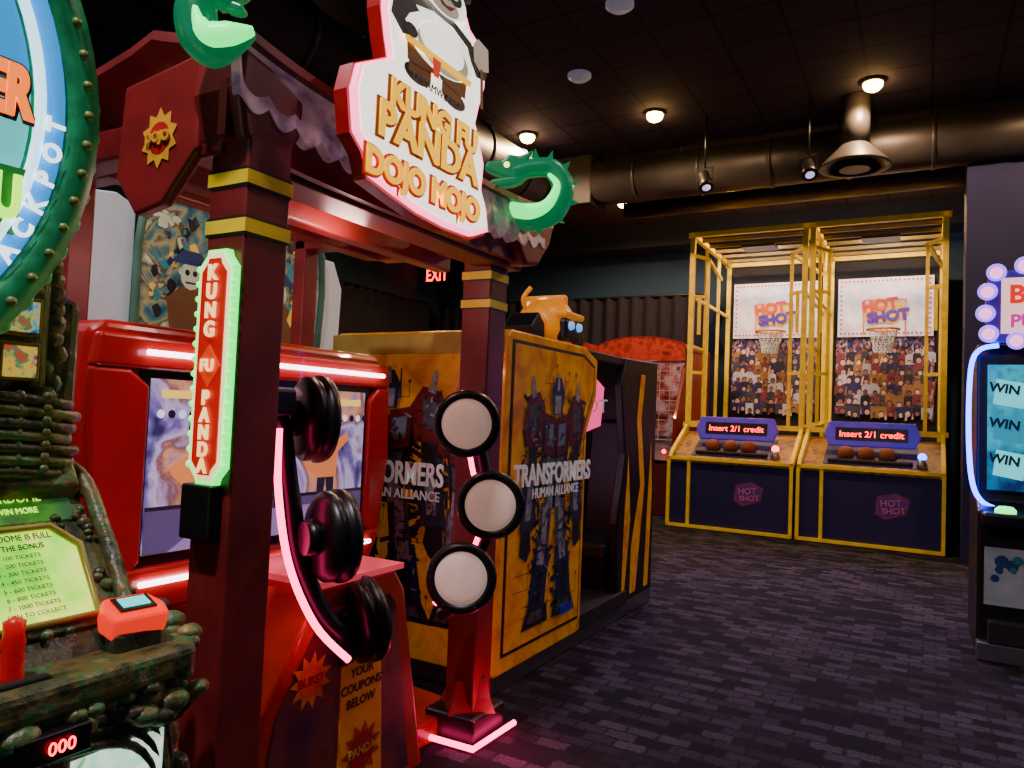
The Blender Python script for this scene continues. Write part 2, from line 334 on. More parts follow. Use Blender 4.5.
# ---------- basketball machines ----------
crowd=artmat('crowd_print',[(24,22,54),(140,98,92),(60,50,110),(170,134,130),(30,26,66),(110,70,70),(170,160,185),(50,50,120),(20,18,40),(70,44,70)],24,.07,'cell',stretch=(1.2,1,.8))
navyp=mat('navy_cabinet_laminate',(30,24,84),.5); deckm=artmat('deck_print',[(90,60,18),(170,120,30),(60,44,40)],5,.03)
redled=glow('led_matrix_red',(255,30,40),8); ballm=mat('basketball_leather',(120,60,30),.7)
def hoops(x0,bt):
    W=1.66; y0=10.08; X1=x0+W
    A=Asm('basketball_arcade_machine',(x0+W/2,y0+1.6,0))
    A.box('base_cabinet',(x0,y0+.03,.0),(X1,y0+.75,.93),navyp,.01)
    A.box('rear_cabinet',(x0+.02,y0+.75,0),(X1-.02,y0+3.3,1.3),blackm)
    e=.04
    A.bars('front_trim',[((x0+.02,y0,.03),(X1-.02,y0,.03)),((x0+.02,y0,.95),(X1-.02,y0,.95)),((x0+.02,y0,.03),(x0+.02,y0,.95)),((X1-.02,y0,.03),(X1-.02,y0,.95)),((x0+.3,y0+.01,.03),(x0+.3,y0+.01,.95))],e,yellow)
    prof=[(0,.95),(.12,1.0),(.8,1.32),(.8,.9),(0,.9)]
    A.poly('sloped_deck',prof,FR((x0+.05,y0,0),(0,1,0),(0,0,1)),W-.1,deckm)
    A.poly('deck_center',[(.1,1.0),(.12,1.012),(.62,1.25),(.62,1.2),(.1,.98)],FR((x0+.3,y0,0),(0,1,0),(0,0,1)),W-.6,navyp)
    for xx in (x0,X1-.05):
        A.poly('side_rail',[(-.02,.93),(.12,1.06),(.8,1.42),(.86,1.42),(.86,1.3),(0,.88)],FR((xx,y0,0),(0,1,0),(0,0,1)),.05,yellow,.008)
    A.box('ball_trough',(x0+.35,y0+.12,1.02),(X1-.35,y0+.36,1.07),black,.02)
    for k in range(3): A.ball('basketball_%d'%k,(x0+.55+.24*k,y0+.3,1.13),.1,ballm)
    Mx=FR((x0+W/2,y0+.5,1.36),(1,0,0),(0,.25,1))
    A.poly('score_display_box',[(-.5,-.15),(.5,-.15),(.56,0),(.5,.17),(-.5,.17),(-.56,0)],Mx,.08,mat('score_purple',(90,56,190),.4,emit=(70,50,230),es=.2),.01)
    A.poly('score_display_glass',rect(-.42,-.08,.42,.09),Mx@Matrix.Translation((0,0,.08)),.006,black)
    A.text('score_text','Insert 2/1 credit',Mx@Matrix.Translation((0,0,.09)),.115,redled,.002)
    A.lathe('start_button_post',[(.06,0),(.06,.05),(.04,.08),(.04,.12)],(X1-.25,y0+.15,1.0),(0,0,1),chrome,20)
    A.ball('start_button',(X1-.25,y0+.15,1.14),.05,glow('btn_'+bt,(255,40,40) if bt=='red' else (40,90,255),10))
    Mf=FY(x0+W*.66,y0+.028,.52)
    s=.18
    A.decal('logo_sticker',Mf,[([(-s,-.1),(-s*.4,-.16),(s*.9,-.08),(s*1.1,.1),(s*.2,.17),(-s*.9,.12)],mat('logo_pink',(120,50,110),.5)),([(-s*.8,-.07),(-s*.3,-.12),(s*.75,-.05),(s*.9,.07),(s*.1,.13),(-s*.75,.08)],purple)])
    A.text('logo_text_1','HOT',Mf@Matrix.Translation((-.01,.04,.005))@Matrix.Rotation(.1,4,'Z'),.11,mat('logo_pink2',(190,100,150)),.002,off=.003)
    A.text('logo_text_2','SHOT',Mf@Matrix.Translation((.02,-.05,.005))@Matrix.Rotation(.1,4,'Z'),.1,mat('logo_pink2'),.002,off=.003)
    ya=y0+.84; yb=y0+3.2; z1=4.28; zc=1.42
    S=[]
    for x in (x0+.03,X1-.03):
        S+=[((x,ya,zc),(x,ya,z1)),((x,yb,1.3),(x,yb,z1)),((x,ya,z1),(x,yb,z1)),((x,ya,zc),(x,yb,zc+.1))]
    S+=[((x0,ya,z1),(X1,ya,z1)),((x0,yb,z1),(X1,yb,z1)),((x0,ya,zc),(X1,ya,zc))]
    A.bars('cage_frame',S,.07,yellow)
    S=[]
    for x,sg in ((x0+.03,1),(X1-.03,-1)):
        xi=x+sg*.2
        S+=[((xi,ya+.15,zc),(xi,ya+.15,z1-.35)),((x,ya,2.2),(xi,ya+.15,2.2)),((x,ya,3.35),(xi,ya+.15,3.35)),((x,ya,z1-.3),(xi,ya+.15,z1-.35)),
            ((xi,ya+.15,z1-.35),(x,yb-.6,z1-.35)),((x,ya+.8,zc),(x,ya+.8,z1)),((x,ya+1.6,zc),(x,ya+1.6,z1)),((x,ya,3.35),(x,yb,3.35)),((x,ya,2.6),(x,ya+.8,2.6)),((x+sg*.1,ya+.07,2.8),(x+sg*.1,ya+.07,3.35))]
    A.bars('inner_ladder_frame',S,.045,yellow)
    S=[((x0,ya+.4*k,z1),(X1,ya+.4*k,z1)) for k in range(1,6)]
    A.bars('roof_slats',S,.05,mat('slat_olive',(110,92,30),.5))
    A.box('back_panel',(x0+.05,yb+.01,1.3),(X1-.05,yb+.06,z1-.05),blackm)
    A.box('crowd_banner',(x0+.12,yb-.03,1.7),(X1-.12,yb,2.95),crowd)
    rnd=random.Random(int(x0*10)+99); itc=[]
    skin=[mat('crowd_skin_%d'%q,c,.6,emit=c,es=.06) for q,c in enumerate([(200,150,130),(150,100,80),(220,180,160),(110,72,60)])]
    shirt=[mat('crowd_shirt_%d'%q,c,.6,emit=c,es=.05) for q,c in enumerate([(40,40,90),(120,50,60),(190,185,200),(60,60,80),(150,110,60),(30,28,44)])]
    hair=mat('crowd_hair',(22,18,24),.7)
    bw0=W-.3
    for row in range(7):
        zz=.98-row*.17
        for q in range(11):
            cx=-bw0/2+.06+q*(bw0-.12)/10+rnd.uniform(-.03,.03); cz=zz+rnd.uniform(-.03,.03)-.1; s_=rnd.uniform(.85,1.15)
            sh=rnd.choice(shirt); sk2=rnd.choice(skin)
            itc.append(([(cx-.075*s_,max(cz-.2,-.02)),(cx+.075*s_,max(cz-.2,-.02)),(cx+.07*s_,cz-.06),(cx+.025,cz-.035),(cx-.025,cz-.035),(cx-.07*s_,cz-.06)],sh))
            if rnd.random()<.5: itc.append(([(cx+.05,cz-.08),(cx+.08,cz-.08),(cx+.1,cz+.06),(cx+.08,cz+.07)],sk2))
            itc.append((circ(cx,cz+.012,.04*s_,8,.046*s_),hair)); itc.append((circ(cx,cz,.034*s_,8,.04*s_),sk2))
    A.decal('crowd_figures',FY(x0+W/2,yb-.031,1.85),itc,step=.00004)
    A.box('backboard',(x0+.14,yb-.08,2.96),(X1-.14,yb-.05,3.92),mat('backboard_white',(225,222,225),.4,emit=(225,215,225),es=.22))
    bw=W-.28; Mb=FY(x0+W/2,yb-.083,3.44)
    it=[]
    rm=mat('backboard_red',(200,60,40),.5)
    for k in range(22):
        x=-bw/2+.05+k*(bw-.1)/21
        for sy in (-1,1): it.append((circ(x,sy*.43,.016,8),rm))
    for k in range(12):
        z=-.43+k*.86/11
        for sx in (-1,1): it.append((circ(sx*(bw/2-.05),z,.016,8),rm))
    for sx in (-1,1): it.append((rect(sx*.3-.012,-.44,sx*.3+.012,.12),mat('backboard_orange',(230,130,50))))
    it.append((rect(-.3,.1,.3,.124),mat('backboard_orange')))
    it.append(([(-.28,-.22),(.12,-.28),(.34,-.12),(.3,.06),(-.1,.14),(-.34,.02)],mat('logo_yellow',(244,190,50))))
    A.decal('backboard_art',Mb,it,step=.0003)
    A.text('backboard_logo_1','HOT',Mb@Matrix.Translation((-.07,.02,.035))@Matrix.Rotation(.12,4,'Z'),.24,mat('logo_or',(215,60,20)),.004,off=.014)
    A.text('backboard_logo_2','SHOT',Mb@Matrix.Translation((.05,-.16,.035))@Matrix.Rotation(.12,4,'Z'),.23,purple,.004,off=.014)
    hx,hy,hz=x0+W/2,yb-.42,3.03
    A.tube('hoop_rim',[(hx+.23*math.cos(a),hy+.23*math.sin(a),hz) for a in [i*math.pi/8 for i in range(16)]],.018,orange,True)
    A.box('rim_bracket',(hx-.06,hy+.22,hz-.08),(hx+.06,yb-.08,hz+.02),orange)
    vs=[];fs=[]
    for j,(r,z) in enumerate([(.22,0),(.18,-.12),(.14,-.24),(.13,-.36)]):
        for i in range(14):
            a=2*math.pi*(i+.5*(j%2))/14; vs.append((hx+r*math.cos(a),hy+r*math.sin(a),hz+z))
    for j in range(3):
        for i in range(14):
            i2=(i+1)%14
            fs.append((j*14+i,j*14+i2,(j+1)*14+i2)); fs.append((j*14+i,(j+1)*14+i2,(j+1)*14+i))
    o=A.mesh('net',vs,fs,white); md=o.modifiers.new('w','WIREFRAME'); md.thickness=.012
    A.light('cage_lamp','AREA',(x0+W/2,ya+.9,z1-.1),42,(235,220,235),target=(x0+W/2,yb,2.8),size=.4)
    A.box('cage_lamp_housing',(x0+W/2-.25,ya+.72,z1-.07),(x0+W/2+.25,ya+1.08,z1-.03),black)
hoops(-3.15,'red'); hoops(-1.45,'blue')

# ---------- red small hoop machine ----------
def alley(x0,y0,W=1.5):
    A=Asm('alley_roller_machine',(x0+.7,y0+1,0)); X1=x0+W
    dr=mat('alley_hood_red',(130,24,24),.4,coat=.2)
    A.box('base',(x0,y0,0),(X1,y0+2.0,.85),mat('alley_dark_red',(84,18,24),.5),.02)
    A.poly('control_slope',[(0,.85),(.5,1.1),(2,1.2),(2,.8),(0,.8)],FR((x0,y0,0),(0,1,0),(0,0,1)),W,black)
    for k,c in enumerate([(255,40,60),(60,255,120),(255,200,60),(80,120,255),(255,60,200),(255,60,40)]):
        A.ball('button_lamp_%d'%k,(x0+.15+.23*k,y0+.15,.98),.035,glow('lamp%d'%k,c,7))
    for xx in (x0,X1-.06):
        A.poly('side_arch',[(.1,.8),(.1,1.5),(.5,2.3),(1.1,2.65),(2,2.7),(2,.8),(1.5,1.2),(.6,1.1)],FR((xx,y0,0),(0,1,0),(0,0,1)),.06,dr,.01)
    pts=[];n=14
    for i in range(n+1):
        a=math.pi*i/n; pts.append((x0+W/2-W/2*math.cos(a),y0+.45,2.6+.2*math.sin(a)))
    A.strip('arched_hood',pts,[(p[0],p[1]+1.4,p[2]) for p in pts],dr,.05)
    A.strip('arched_marquee',pts,[(p[0],p[1],2.42) for p in pts],artmat('marquee_red',[(130,20,20),(200,60,44),(90,14,24)],6,.18),.05)
    vs=[];fs=[]
    for j in range(9):
        for i in range(9): vs.append((x0+.08+i*(W-.16)/8,y0+.5,1.15+j*.158))
    fs=[(j*9+i,j*9+i+1,(j+1)*9+i+1,(j+1)*9+i) for j in range(8) for i in range(8)]
    o=A.mesh('cage_net',vs,fs,white); md=o.modifiers.new('w','WIREFRAME'); md.thickness=.014
    A.box('back_screen',(x0+.06,y0+1.85,1.1),(X1-.06,y0+1.9,2.5),artmat('alley_art',[(80,16,24),(170,90,80),(210,190,195),(110,30,40)],5,.2))
    A.light('hood_lamp','POINT',(x0+W/2,y0+1.1,2.3),8,(255,170,160),size=.1)
alley(-4.85,11.0); alley(-6.5,11.0)

# ---------- robot driving cabinet ----------
ycab=artmat('amber_print',[(190,106,10),(222,142,18),(238,168,36),(204,120,14)],5,.08,'noise',rough=.3,dist=.6)
crk=mat('circuit_dark',(110,70,14),.5); 
rb=[mat('robot_grey_%d'%i,c,.5,noise=.5,ns=30) for i,c in enumerate([(30,30,36),(78,82,92),(150,154,164),(12,12,15),(44,50,74)])]
rr=mat('robot_red',(104,22,20),.5,noise=.4,ns=20); rblu=mat('robot_blue',(26,38,88),.5,noise=.4,ns=20); rw=mat('robot_window',(120,144,170),.3)
def robot(A,name,M,w,h,seed=1,nsh=420):
    rnd=random.Random(seed); it=[]
    def P(pts,m): it.append(([(x*w,y*h) for x,y in pts],m))
    def shards(n,regs,pal,l0,l1):
        for k in range(n):
            a=rnd.choice(regs); cx=rnd.uniform(a[0],a[2]); cy=rnd.uniform(a[1],a[3]); L=rnd.uniform(l0,l1); an=rnd.uniform(0,3.14)
            dx,dy=math.cos(an)*L,math.sin(an)*L*.5; nx,ny=-math.sin(an)*L*.25,math.cos(an)*L*.12
            P([(cx-dx-nx,cy-dy-ny),(cx+dx-nx,cy+dy-ny),(cx+dx*.7+nx,cy+dy*.7+ny),(cx-dx*.8+nx,cy-dy*.8+ny)],rnd.choice(pal))
    regs=[(-.2,.5,.2,.82),(.2,.4,.46,.9),(-.46,.4,-.2,.9),(.04,.03,.28,.46),(-.28,.03,-.04,.46)]
    shards(nsh//2,regs,[rb[3],rb[0],rb[3],rb[4]],.03,.09)
    P([(-.24,.8),(.24,.8),(.12,.45),(-.12,.45)],rb[3])
    for s in (-1,1):
        def Q(pts,m): P([(s*x,y) for x,y in pts],m)
        Q([(.02,.47),(.18,.48),(.22,.28),(.06,.27)],rb[1]); Q([(.08,.46),(.15,.46),(.17,.32),(.1,.31)],rb[2])
        Q([(.04,.29),(.25,.3),(.32,.08),(.27,.05),(.09,.05)],rblu); Q([(.1,.3),(.2,.31),(.22,.24),(.12,.23)],rb[2]); Q([(.13,.2),(.2,.2),(.24,.08),(.16,.08)],rb[0])
        Q([(.05,.07),(.32,.08),(.4,0),(.03,0)],rb[0]); Q([(.12,.06),(.28,.06),(.32,.02),(.1,.02)],rb[1])
        Q([(.26,.72),(.39,.72),(.38,.56),(.28,.57)],rb[0]); Q([(.24,.58),(.43,.6),(.47,.38),(.36,.33),(.27,.42)],rb[4]); Q([(.3,.55),(.38,.56),(.4,.42),(.33,.42)],rb[2])
        Q([(.33,.38),(.45,.38),(.46,.29),(.36,.26),(.31,.31)],rb[0])
        Q([(.17,.84),(.26,.92),(.4,.9),(.47,.8),(.42,.7),(.22,.7)],rr); Q([(.26,.88),(.38,.86),(.4,.76),(.28,.75)],rb[1]); Q([(.3,.9),(.34,.98),(.37,.98),(.36,.89)],rb[2])
        Q([(.01,.82),(.19,.84),(.17,.68),(.02,.66)],rr); Q([(.04,.79),(.15,.8),(.14,.71),(.04,.7)],rw)
        Q([(.01,.65),(.13,.66),(.1,.57),(.01,.56)],rb[1]); Q([(.02,.55),(.1,.56),(.12,.46),(.02,.45)],rb[2])
    shards(nsh,regs,[rb[3],rb[0],rb[3],rb[0],rb[3],rb[1],rb[2],rb[4],rblu,rr],.008,.035)
    P([(-.07,.83),(.07,.83),(.09,.93),(.04,.985),(-.04,.985),(-.09,.93)],rblu); P([(-.045,.835),(.045,.835),(.05,.91),(-.05,.91)],rb[2])
    P([(-.02,.93),(.02,.93),(.012,1.0),(-.012,1.0)],rb[2]); P([(.085,.87),(.1,.87),(.1,.99),(.09,.99)],rblu); P([(-.085,.87),(-.1,.87),(-.1,.99),(-.09,.99)],rblu)
    P([(-.04,.885),(-.012,.88),(-.012,.892),(-.04,.897)],rw);P([(.04,.885),(.012,.88),(.012,.892),(.04,.897)],rw)
    A.decal(name,M,it,step=.000015)
def circuit(A,name,M,x0,y0,x1,y1,seed):
    rnd=random.Random(seed); it=[]
    for k in range(34):
        x=rnd.uniform(x0,x1-.08); y=rnd.uniform(y0,y1-.08); L=rnd.uniform(.06,.2); t=.004
        if x+L>x1 or y+L>y1: continue
        it.append((rect(x,y,x+L,y+t),crk)); it.append((rect(x+L-t,y,x+L,y+L*.7),crk)); it.append((rect(x+L-.012,y+L*.7,x+L+.008,y+L*.7+.02),crk))
    A.decal(name,M,it,step=.00002)
A=Asm('robot_shooter_cabinet',(-2.5,4.5,0))
side=[(3.3,.1),(3.3,1.86),(3.34,1.9),(4.3,1.9),(4.5,1.83),(4.5,1.6),(4.36,1.36),(4.36,.1)]
A.poly('screen_housing',side,FX(-3.1,0,0),1.2,ycab,.012)
A.poly('side_outline',[(3.35,.19),(3.35,1.85),(4.27,1.85),(4.44,1.79),(4.44,1.62),(4.31,1.39),(4.31,.19)],FX(-1.901,0,0),.006,mat('side_print_edge',(30,22,14),.5))
A.poly('side_art_panel',[(3.37,.21),(3.37,1.83),(4.25,1.83),(4.42,1.77),(4.42,1.63),(4.29,1.4),(4.29,.21)],FX(-1.896,0,0),.005,ycab)
circuit(A,'side_circuit_print',FX(-1.891,0,0),3.4,.25,4.27,1.8,4)
circuit(A,'end_circuit_print',FY(0,3.299,0),-3.05,.2,-1.95,1.75,8)
A.box('base_plinth',(-3.08,3.32,0),(-1.92,5.8,.12),chrome,.01)
A.box('floor_step',(-3.05,4.3,.1),(-1.9,5.2,.2),blackm,.01)
robot(A,'side_robot_print',FX(-1.889,3.88,.28),.86,1.42,3)
robot(A,'end_robot_print',FY(-2.66,3.296,.3),.9,1.4,9)
robot(A,'end_small_robot_print',FY(-2.16,3.298,.3),.42,1.3,12,120)
A.text('side_title','TRANSFORMERS',FX(-1.868,3.86,1.12),.165,wtxt,.003,off=.004,sx=.82)
A.text('side_subtitle','HUMAN ALLIANCE',FX(-1.868,3.88,1.02),.08,wtxt,.002,sx=.9)
A.text('side_maker','SEGA',FX(-1.88,4.1,.3),.08,mat('sega_blue',(40,70,210)),.002,off=.003)
A.text('end_title','TRANSFORMERS',FY(-2.24,3.26,1.1),.17,wtxt,.003,ax='RIGHT',off=.004,sx=.66)
A.text('end_subtitle','HUMAN ALLIANCE',FY(-2.26,3.26,.99),.075,wtxt,.002,ax='RIGHT',sx=.9)
A.box('end_header_band',(-3.1,3.285,1.77),(-1.92,3.3,1.88),mat('header_olive',(190,170,80),.5))
for z in (1.66,.98): A.box('end_reflection_%d'%int(z*10),(-2.1,3.265,z),(-1.93,3.295,z+.02),wled)  # glowing strips imitating reflections of a white light strip
A.poly('rear_side_panel',[(5.05,.1),(5.0,.7),(5.12,1.2),(5.0,1.7),(5.1,1.9),(5.8,1.92),(5.8,.1)],FX(-1.98,0,0),.06,black,.01)
A.poly('rear_side_panel_far',[(5.05,.1),(5.0,.7),(5.12,1.2),(5.0,1.7),(5.1,1.9),(5.8,1.92),(5.8,.1)],FX(-3.08,0,0),.06,black,.01)
A.decal('rear_side_swoosh',FX(-1.918,0,0),[([(5.3,.15),(5.42,.15),(5.56,.95),(5.44,1.45),(5.5,1.8),(5.4,1.8),(5.34,1.45),(5.46,.95),(5.3,.5)],ycab),([(5.6,.15),(5.7,.15),(5.74,.9),(5.68,1.3),(5.64,.8)],ycab),([(5.12,.2),(5.18,.2),(5.26,.7),(5.18,1.2),(5.13,.7)],ycab)])
A.box('rear_back_panel',(-3.06,5.74,.1),(-1.94,5.8,1.9),black)
A.box('canopy_roof',(-3.06,4.45,1.84),(-1.94,5.78,1.9),black,.01)
st=mat('seat_vinyl',(26,26,32),.35)
for k,xs in enumerate((-2.95,-2.44)):
    A.box('seat_cushion_%d'%k,(xs,4.95,.42),(xs+.46,5.55,.56),st,.04); A.box('seat_base_%d'%k,(xs+.05,5.05,.12),(xs+.41,5.5,.42),black,.01)
    A.poly('seat_back_%d'%k,[(0,.5),(.02,1.35),(.06,1.42),(.40,1.42),(.44,1.35),(.46,.5)],FR((xs,5.66,.02),(1,0,0),(0,.05,1)),.12,st,.03)
A.box('cabin_screen',(-2.98,4.5,.85),(-2.02,4.52,1.6),artmat('cab_screen',[(20,30,90),(200,90,160),(250,200,230),(80,60,160)],5,1.2))
A.poly('lit_title_board',[(-.02,-.2),(.2,-.12),(.22,.14),(.1,.24),(-.02,.2)],FR((-2.05,4.5,1.52),(.5,.86,0),(0,0,1)),.02,glow('title_board_pink',(255,70,140),1.2))
A.text('lit_title_text','HOT',FR((-2.0,4.6,1.53),(.5,.86,0),(0,0,1))@Matrix.Translation((0,0,.03)),.13,wtxt,.002)
yb_=mat('topper_yellow',(232,150,10),.35,emit=(230,140,10),es=.3)
hx,hy,hz=-2.18,4.28,1.88
A.box('topper_neck',(hx-.16,hy-.2,hz),(hx+.14,hy+.2,hz+.05),black,.01)
A.lathe('topper_helmet',[(.17,0),(.2,.08),(.19,.18),(.13,.27),(.05,.3),(.0,.3)],(hx,hy,hz+.04),(0,0,1),yb_,28)
A.box('topper_face',(hx+.06,hy-.12,hz+.05),(hx+.2,hy+.12,hz+.2),mat('topper_face_dark',(40,40,44),.4,.6),.03)
A.box('topper_visor_ridge',(hx+.02,hy-.14,hz+.2),(hx+.21,hy+.14,hz+.24),yb_,.015)
A.box('topper_crest',(hx-.16,hy-.03,hz+.26),(hx+.14,hy+.03,hz+.36),yb_,.02)
A.box('topper_cheek_band',(hx-.21,hy-.03,hz+.08),(hx+.02,hy+.03,hz+.12),black,.005)
for s in (-1,1):
    A.cyl('topper_ear_%d'%(s+1),(hx,hy+s*.17,hz+.14),(hx,hy+s*.24,hz+.15),.09,yb_,20)
    A.cyl('topper_ear_hub_%d'%(s+1),(hx,hy+s*.24,hz+.15),(hx,hy+s*.25,hz+.15),.055,black,20)
    A.poly('topper_shoulder_%d'%(s+1),[(s*.2,0),(s*.34,.0),(s*.4,.1),(s*.3,.2),(s*.22,.14)],FX(hx-.1,hy,hz+.01),.2,black,.01)
    A.lathe('topper_eye_%d'%(s+1),[(.03,0),(.025,.02),(0,.02)],(hx+.2,hy+s*.06,hz+.15),(1,0,0),glow('topper_eye',(120,190,255),.8),16)
    A.tube('topper_antenna_%d'%(s+1),[(hx-.03,hy+s*.18,hz+.2),(hx-.05,hy+s*.24,hz+.3),(hx-.02,hy+s*.2,hz+.38)],.015,yb_)

# ---------- panda drum machine ----------
A=Asm('martial_arts_drum_machine',(-2.2,2.13,0))
scr=artmat('dojo_screen',[(44,40,90),(110,100,170),(190,180,225),(120,80,90),(210,150,120),(90,110,180)],3.2,.75,dist=.8)
A.poly('floor_platform',[(-2.55,1.35),(-1.95,1.35),(-1.85,2.95),(-2.55,3.05)],FR((0,0,.0),(1,0,0),(0,1,0)),.1,red,.01)
xb=-2.5
prof=[(1.44,1.35),(1.47,1.69),(1.52,1.73),(2.98,1.73),(3.04,1.68),(3.08,1.3),(3.0,.8),(2.9,.62),(1.62,.62),(1.5,.8)]
A.poly('screen_cabinet',prof,FX(-3.0,0,0),.5,red,.03)
A.poly('screen_frame_top',[(1.46,1.56),(1.48,1.68),(3.02,1.68),(3.04,1.56)],FX(xb,0,0),.05,red,.015)
A.poly('screen_frame_left',[(1.46,1.56),(1.6,1.56),(1.68,1.5),(1.68,.86),(1.62,.8),(1.52,.82),(1.48,1.2)],FX(xb,0,0),.045,red,.015)
A.poly('screen_frame_right',[(3.04,1.56),(2.96,1.56),(2.9,1.5),(2.9,.86),(2.95,.8),(3.0,.82),(3.06,1.2)],FX(xb,0,0),.045,red,.015)
A.poly('screen_frame_bottom',[(1.52,.84),(3.0,.84),(2.92,.68),(1.62,.68)],FX(xb,0,0),.06,red,.015)
A.poly('monitor_bezel',rect(1.66,.84,2.92,1.57),FX(xb,0,0),.012,black)
A.poly('monitor_screen',rect(1.7,.88,2.88,1.53),FX(xb+.012,0,0),.006,scr)
sm_=glow('screen_fighter_orange',(230,140,80),.7); sw_=glow('screen_fighter_white',(225,225,250),1.0); sg_=glow('screen_green',(120,170,110),.7); sk_=glow('screen_dark',(30,24,50),.5); sy_=glow('screen_yellow',(240,210,90),1.0)
MS=FX(xb+.019,0,0)
it=[(rect(1.7,.88,2.88,1.04),glow('screen_floor_mat',(90,80,130),.5)),([(2.0,1.0),(2.6,1.0),(2.8,.88),(1.8,.88)],glow('screen_ring_mat',(150,130,190),.6)),(rect(1.7,1.04,2.88,1.055),sk_)]
for (cx,sc_,b_) in ((1.92,1.0,sm_),(2.3,.8,sg_),(2.62,1.1,sm_)):
    it+=[([(cx-.05*sc_,1.0),(cx-.015*sc_,1.0),(cx,1.12),(cx+.015*sc_,1.0),(cx+.05*sc_,1.0),(cx+.05*sc_,1.14),(cx-.05*sc_,1.14)],sk_),([(cx-.06*sc_,1.12),(cx+.06*sc_,1.12),(cx+.07*sc_,1.24),(cx+.14*sc_,1.3),(cx+.12*sc_,1.33),(cx,1.27),(cx-.13*sc_,1.2),(cx-.12*sc_,1.17)],b_),(circ(cx,1.31,.05*sc_,14),sw_),(circ(cx-.02,1.32,.01,8),sk_),(circ(cx+.02,1.32,.01,8),sk_),(circ(cx-.04*sc_,1.35,.016,8),sk_),(circ(cx+.04*sc_,1.35,.016,8),sk_)]
it+=[(rect(1.74,1.46,2.18,1.49),sy_),(rect(2.4,1.46,2.84,1.49),sy_),(circ(2.29,1.475,.035,12),sm_)]
it+=[(circ(1.74+k*.045,1.4,.017,7),sk_ if k%2 else sw_) for k in range(26)]
A.decal('monitor_figures',MS,it,step=.0002)
for (a,b,z) in ((1.64,1.92,1.62),(2.2,2.95,1.62),(1.66,1.95,.79),(2.2,2.9,.79)):
    A.tube('led_%d_%d'%(int(a*10),int(z*100)),[(xb+.075,a,z),(xb+.075,b,z)],.011,wled,sm=False)
A.poly('lower_skirt',[(1.65,0),(1.65,.62),(2.9,.62),(2.9,0)],FX(-2.95,0,0),.35,dred)
bandk=mat('band_black',(30,24,20),.5)
LP=(-1.645,1.39); RP=(-1.80,2.89)
for nm,(px,py),dz in (('near',LP,-.022),('far',RP,0.005)):
    hw=.075
    A.box('pillar_'+nm,(px-hw,py-hw,.1),(px+hw,py+hw,2.24),dred,.008)
    for z in (1.945,2.075):
        z+=dz
        A.box('band_%s_%d'%(nm,int(z*100)),(px-hw-.004,py-hw-.004,z-.018),(px+hw+.004,py+hw+.004,z+.018),yellow)
        A.box('bandedge_%s_%d'%(nm,int(z*100)),(px-hw-.002,py-hw-.002,z-.026),(px+hw+.002,py+hw+.002,z+.026),bandk)
    A.box('pillar_foot_'+nm,(px-.14,py-.14,0),(px+.12,py+.14,.13),black,.015)
    A.lathe('pillar_flare_'+nm,[(.15,0),(.12,.06),(.1,.14)],(px,py,.12),(0,0,1),dred,4,False)
A.tube('floor_led',[(-1.97,2.7,.03),(-1.65,2.71,.03),(-1.64,3.05,.03)],.013,pink,sm=False)
# vertical sign
M=FY(LP[0]+.005,LP[1]-.08,1.545)
def pill(w,h,c): return [(-w,-h+c),(-w+c*.6,-h+c*.35),(-w+c*.7,-h),(w-c*.7,-h),(w-c*.6,-h+c*.35),(w,-h+c),(w,h-c),(w-c*.6,h-c*.35),(w-c*.7,h),(-w+c*.7,h),(-w+c*.6,h-c*.35),(-w,h-c)]
gre=glow('sign_green_edge',(40,255,90),2.4)
A.poly('sign_box',pill(.068,.31,.045),M,.02,gre)
A.poly('sign_border',pill(.06,.302,.042),M@Matrix.Translation((0,0,.02)),.004,glow('sign_cream',(255,240,170),1.2))
A.poly('sign_red_face',pill(.047,.285,.036),M@Matrix.Translation((0,0,.024)),.004,glow('sign_red',(190,14,10),.6))
A.poly('sign_diamond',[(-.046,0),(0,-.055),(.046,0),(0,.055)],M@Matrix.Translation((0,0,.028)),.003,glow('sign_red2',(230,60,10),.6))
sl=glow('sign_letters',(255,215,130),1.6)
for ch,z in zip('KUNG',(.245,.195,.145,.095)): A.text('sign_'+ch+str(int(z*1000)),ch,M@Matrix.Translation((0,z,.033)),.056,sl,.002,off=.002)
A.text('sign_FU','FU',M@Matrix.Translation((0,0,.035)),.045,sl,.002,off=.001)
for ch,z in zip('PANDA',(-.085,-.13,-.175,-.22,-.262)): A.text('sign_'+ch+str(int(-z*1000)),ch,M@Matrix.Translation((0,z,.033)),.052,sl,.002,off=.002)
for k in range(14):
    for s in (-1,1): A.ball('sign_bulb_%d_%d'%(k,s+1),tuple(M@Vector((s*.068,-.26+k*.04,.018))),.009,gre)
A.box('sign_power_box',(LP[0]-.07,LP[1]-.115,1.09),(LP[0]+.05,LP[1]-.076,1.235),black,.008)
